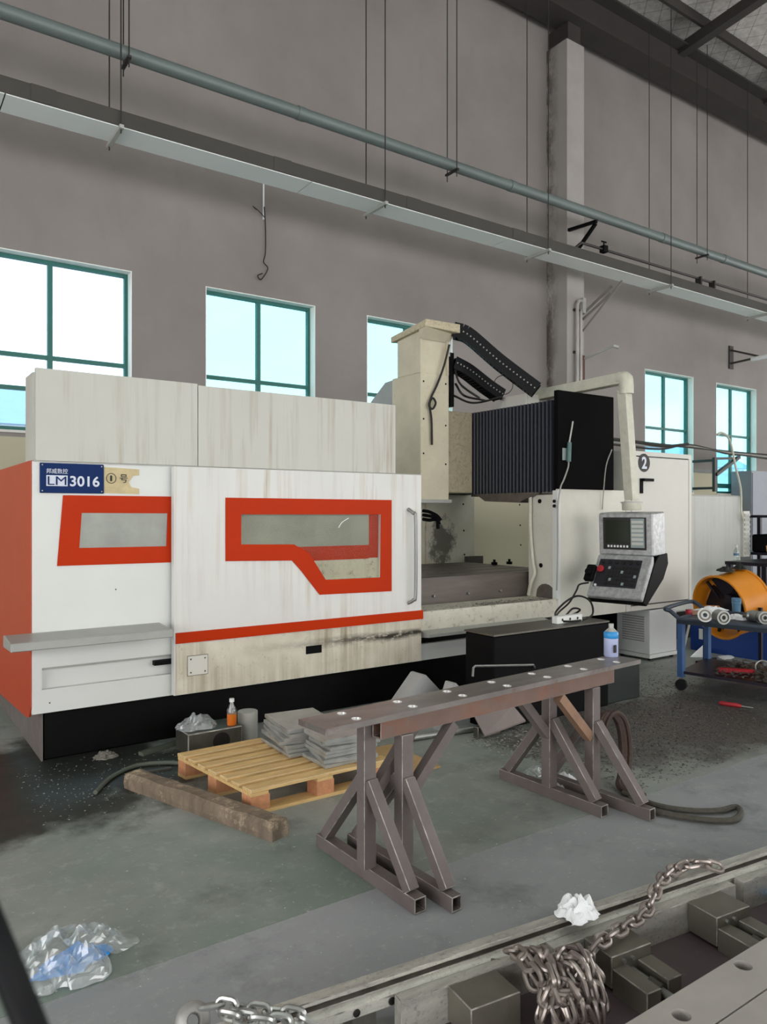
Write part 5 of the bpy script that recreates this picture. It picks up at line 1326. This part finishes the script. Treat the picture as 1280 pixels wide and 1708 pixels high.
# surface plate, bottom right: two castings with a joint, bored through
spl = thing('surface_plate', 'grey bored steel surface plate filling the near corner', 'surface plate', (2.6, 1.0, 0))
def shole(px, py): a = at(px, py, Z=.2); return a.x, a.y
h1, h2 = shole(1137, 1693), shole(1240, 1610)
y_e = 1.308; jy = 1.166
b1_ = drilled(2.2, y_e - jy - .003, .185, [(h1[0] - 1.5, h1[1] - jy - .003, .027), (h2[0] - 1.5, h2[1] - jy - .003, .027), (1.1, .07, .027), (1.5, .08, .027), (1.9, .08, .027)], 20)
bmesh.ops.translate(b1_, verts=b1_.verts, vec=(1.5, jy + .003, .015))
part('bored_strip', b1_, M_surface, spl)
part('plate_body', MB().box((1.5, .35, .015), (3.7, jy - .003, .2)), M_surface, spl)
part('footing', MB().box((1.55, .4, .0045), (3.65, 1.25, .0145)), M_blackbase, spl)

# chains
def link_mesh():
    L, Wd, r = .036, .0235, .0072; pts = []
    for k in range(7):
        a = -PI / 2 + PI * k / 6; pts.append((L - Wd + (Wd - r) * math.cos(a) + 0, (Wd - r) * math.sin(a), 0))
    for k in range(7):
        a = PI / 2 + PI * k / 6; pts.append((-(L - Wd) + (Wd - r) * math.cos(a), (Wd - r) * math.sin(a), 0))
    return MB().tube(pts, r, 7, True)
LINK = None
def chain(root, pts, pitch=.0435, roll=0.4, scale=1.14, m=None, wob=.3, seed=1):
    """links laid along a polyline, each turned a quarter against its neighbour"""
    global LINK
    rr = random.Random(seed)
    pts = [Vector(p) for p in pts]; acc = 0; out = [pts[0]]
    pitch *= scale
    for a, b in zip(pts, pts[1:]):
        d = b - a; L = d.length; s = pitch - acc
        while s <= L:
            out.append(a + d * (s / L)); s += pitch
        acc = L - (s - pitch)
    n = 0
    for k, (a, b) in enumerate(zip(out, out[1:])):
        d = (b - a).normalized(); ref = Vector((0, 0, 1)) if abs(d.z) < .85 else Vector((.7, -.7, 0))
        sd = d.cross(ref).normalized(); upv = sd.cross(d)
        a_ = roll + (PI / 2 if k % 2 else 0) + rr.uniform(-wob, wob)
        y_ = sd * math.cos(a_) + upv * math.sin(a_); z_ = d.cross(y_)
        m4 = Matrix((d * scale, y_ * scale, z_ * scale)).transposed().to_4x4(); m4.translation = (a + b) / 2 - root_off(root)
        key = m.name
        if key not in chain.src:
            o = part('chain_link', link_mesh(), m, root, smooth=True, local=True); chain.src[key] = o; o.matrix_basis = m4
        else: inst('chain_link', chain.src[key], root, m4)
        n += 1
    return n
chain.src = {}
RUNZ = .010
hc = thing('lifting_chain', 'heavy steel chain run over the rail down to its own heap', 'chain', (1.85, 1.62, 0))
run = [at(1203, 1452, Z=.165), at(1190, 1447, Z=.176), at(1160, 1444, Z=.18), at(1125, 1455, Z=.178), at(1100, 1478, Z=.178), at(1088, 1505, Z=.155), at(1075, 1530, Z=.137), at(1052, 1545, Z=.142), at(1018, 1566, Z=.142), at(992, 1584, Z=.14), at(984, 1600, Z=.10), at(982, 1625, Z=.05), at(978, 1650, Z=.03)]
run = [p + Vector((0, 0, RUNZ if k < 10 else 0)) for k, p in enumerate(run)]
chain(hc, curve_pts(run, 90), m=M_chain, seed=2)
# the heap: strands hanging over the short bar and piled towards the camera
def strand(px0, py0, px1, py1, z0, zm, z1, sag, seed):
    a, b = at(px0, py0, Z=z0), at(px1, py1, Z=z1); mid = (a + b) / 2; mid.z = zm
    r_ = random.Random(seed)
    mid += Vector((r_.uniform(-sag, sag), r_.uniform(-sag, sag), 0))
    chain(hc, curve_pts([a, (a + mid) / 2 + Vector((0, 0, .012)), mid, (b + mid) / 2, b], 40), m=M_chain, wob=.8, seed=seed)
heap = [(850, 1588, 905, 1640, .155, .19, .17), (862, 1598, 900, 1665, .15, .165, .12), (880, 1588, 930, 1660, .165, .2, .16), (895, 1585, 945, 1690, .165, .20, .12), (905, 1595, 915, 1715, .15, .15, .06),
        (918, 1610, 960, 1712, .16, .17, .08), (935, 1615, 985, 1700, .16, .18, .08), (945, 1588, 905, 1690, .165, .19, .10), (955, 1583, 990, 1660, .17, .19, .11), (968, 1590, 1008, 1690, .165, .165, .07),
        (940, 1600, 1000, 1715, .17, .20, .05), (960, 1605, 1012, 1650, .15, .15, .10), (925, 1640, 975, 1720, .15, .16, .06), (945, 1650, 895, 1712, .15, .15, .05), (975, 1640, 1005, 1720, .12, .13, .03),
        (900, 1640, 950, 1725, .13, .14, .05), (930, 1660, 1010, 1725, .13, .12, .03), (845, 1600, 815, 1612, .10, .105, .1)]
for k, h in enumerate(heap): strand(*h, .012, 40 + k)
heap2 = [(905, 1620, 1000, 1690, .09, .1, .05), (920, 1650, 1000, 1720, .06, .07, .03), (960, 1620, 950, 1720, .09, .10, .03), (990, 1640, 920, 1715, .07, .08, .03)]
for k, h in enumerate(heap2): strand(*h, .012, 80 + k)

gc_ = thing('galvanised_chain', 'bright short chain with a ball eye at the rail end', 'chain', tuple(at(330, 1712, Z=.0)))
bc = at(322, 1703, Z=.09)
ca = (Vector((0, 0, EYE)) - bc).normalized()
part('ball_eye', MB().lathe([(.019, -.032), (.034, -.03), (.050, -.014), (.053, 0), (.050, .014), (.036, .03), (.022, .034), (.019, .028), (.019, -.032)], bc, 28, ca + Vector((.12, 0, 0))), mat('cast_ball_grey', 'a9a7a3', .5, .4, .15, 12), gc_, smooth=True)
part('eye_shank', MB().cyl(bc + Vector((.0, .02, -.05)), Vector((bc.x, bc.y + .02, 0.0)), .016, 12), M_chainL, gc_, smooth=True)
pts = [at(340, 1680, Z=.17), at(365, 1676, Z=.18), at(400, 1682, Z=.185), at(430, 1688, Z=.185), at(465, 1690, Z=.185), at(495, 1694, Z=.18), at(520, 1706, Z=.16), at(535, 1725, Z=.12)]
chain(gc_, curve_pts(pts, 40), m=M_chainL, seed=9)
pts = [at(372, 1692, Z=.18), at(400, 1697, Z=.185), at(440, 1704, Z=.185), at(475, 1706, Z=.18), at(505, 1716, Z=.16)]
chain(gc_, curve_pts(pts, 40), m=M_chainL, seed=10, roll=1.0)
# cloth on the rail, blue pipe behind
solo('white_rag', crumple(tuple(at(964, 1524, Z=.1605)), .17, .15, .085, 31, 26, .3, .5, .12), M_paper, 'crumpled white rag lying on the guide rail', 'rag')
solo('blue_pipe', MB().cyl(at(1256, 1478, Z=.03), at(1300, 1500, Z=.03), .016, 12), M_bluecap, 'bright blue pipe end beyond the last clamp', 'pipe', smooth=True)
solo('blue_rag', crumple(tuple(at(694, 1706, Z=.003)), .12, .08, .03, 37, 12), M_bin, 'small blue rag tucked under the short bar end', 'rag')

# plastic bag with blue gloves, bottom left
bgc = at(108, 1606, Z=0)
pb = thing('plastic_bag', 'clear plastic bag holding blue gloves on the grey floor', 'bag', (bgc.x, bgc.y, 0))
part('bag_film', crumple((bgc.x + .01, bgc.y, .002), .42, .38, .14, 41, 34, -.15, .55), M_clear, pb)
solo('blue_gloves', crumple((bgc.x + .01, bgc.y - .03, .004), .27, .15, .065, 47, 18, .12, .5), M_gloveblue, 'bunched blue rubber gloves inside the clear plastic bag', 'gloves')

# black cord close to the lens, held up by its far ends out of frame
def cam_pt(px, py, d):
    v = ray(px, py); return Vector((0, 0, EYE)) + v * d
cord = MB().tube(curve_pts([cam_pt(-60, 1440, .30), cam_pt(-10, 1560, .29), cam_pt(30, 1660, .285), cam_pt(62, 1740, .28), cam_pt(90, 1830, .275)], 24), .0058, 10)
solo('lanyard', cord, M_rubber, 'out of focus black lanyard crossing the lower corner close by', 'lanyard', smooth=True)
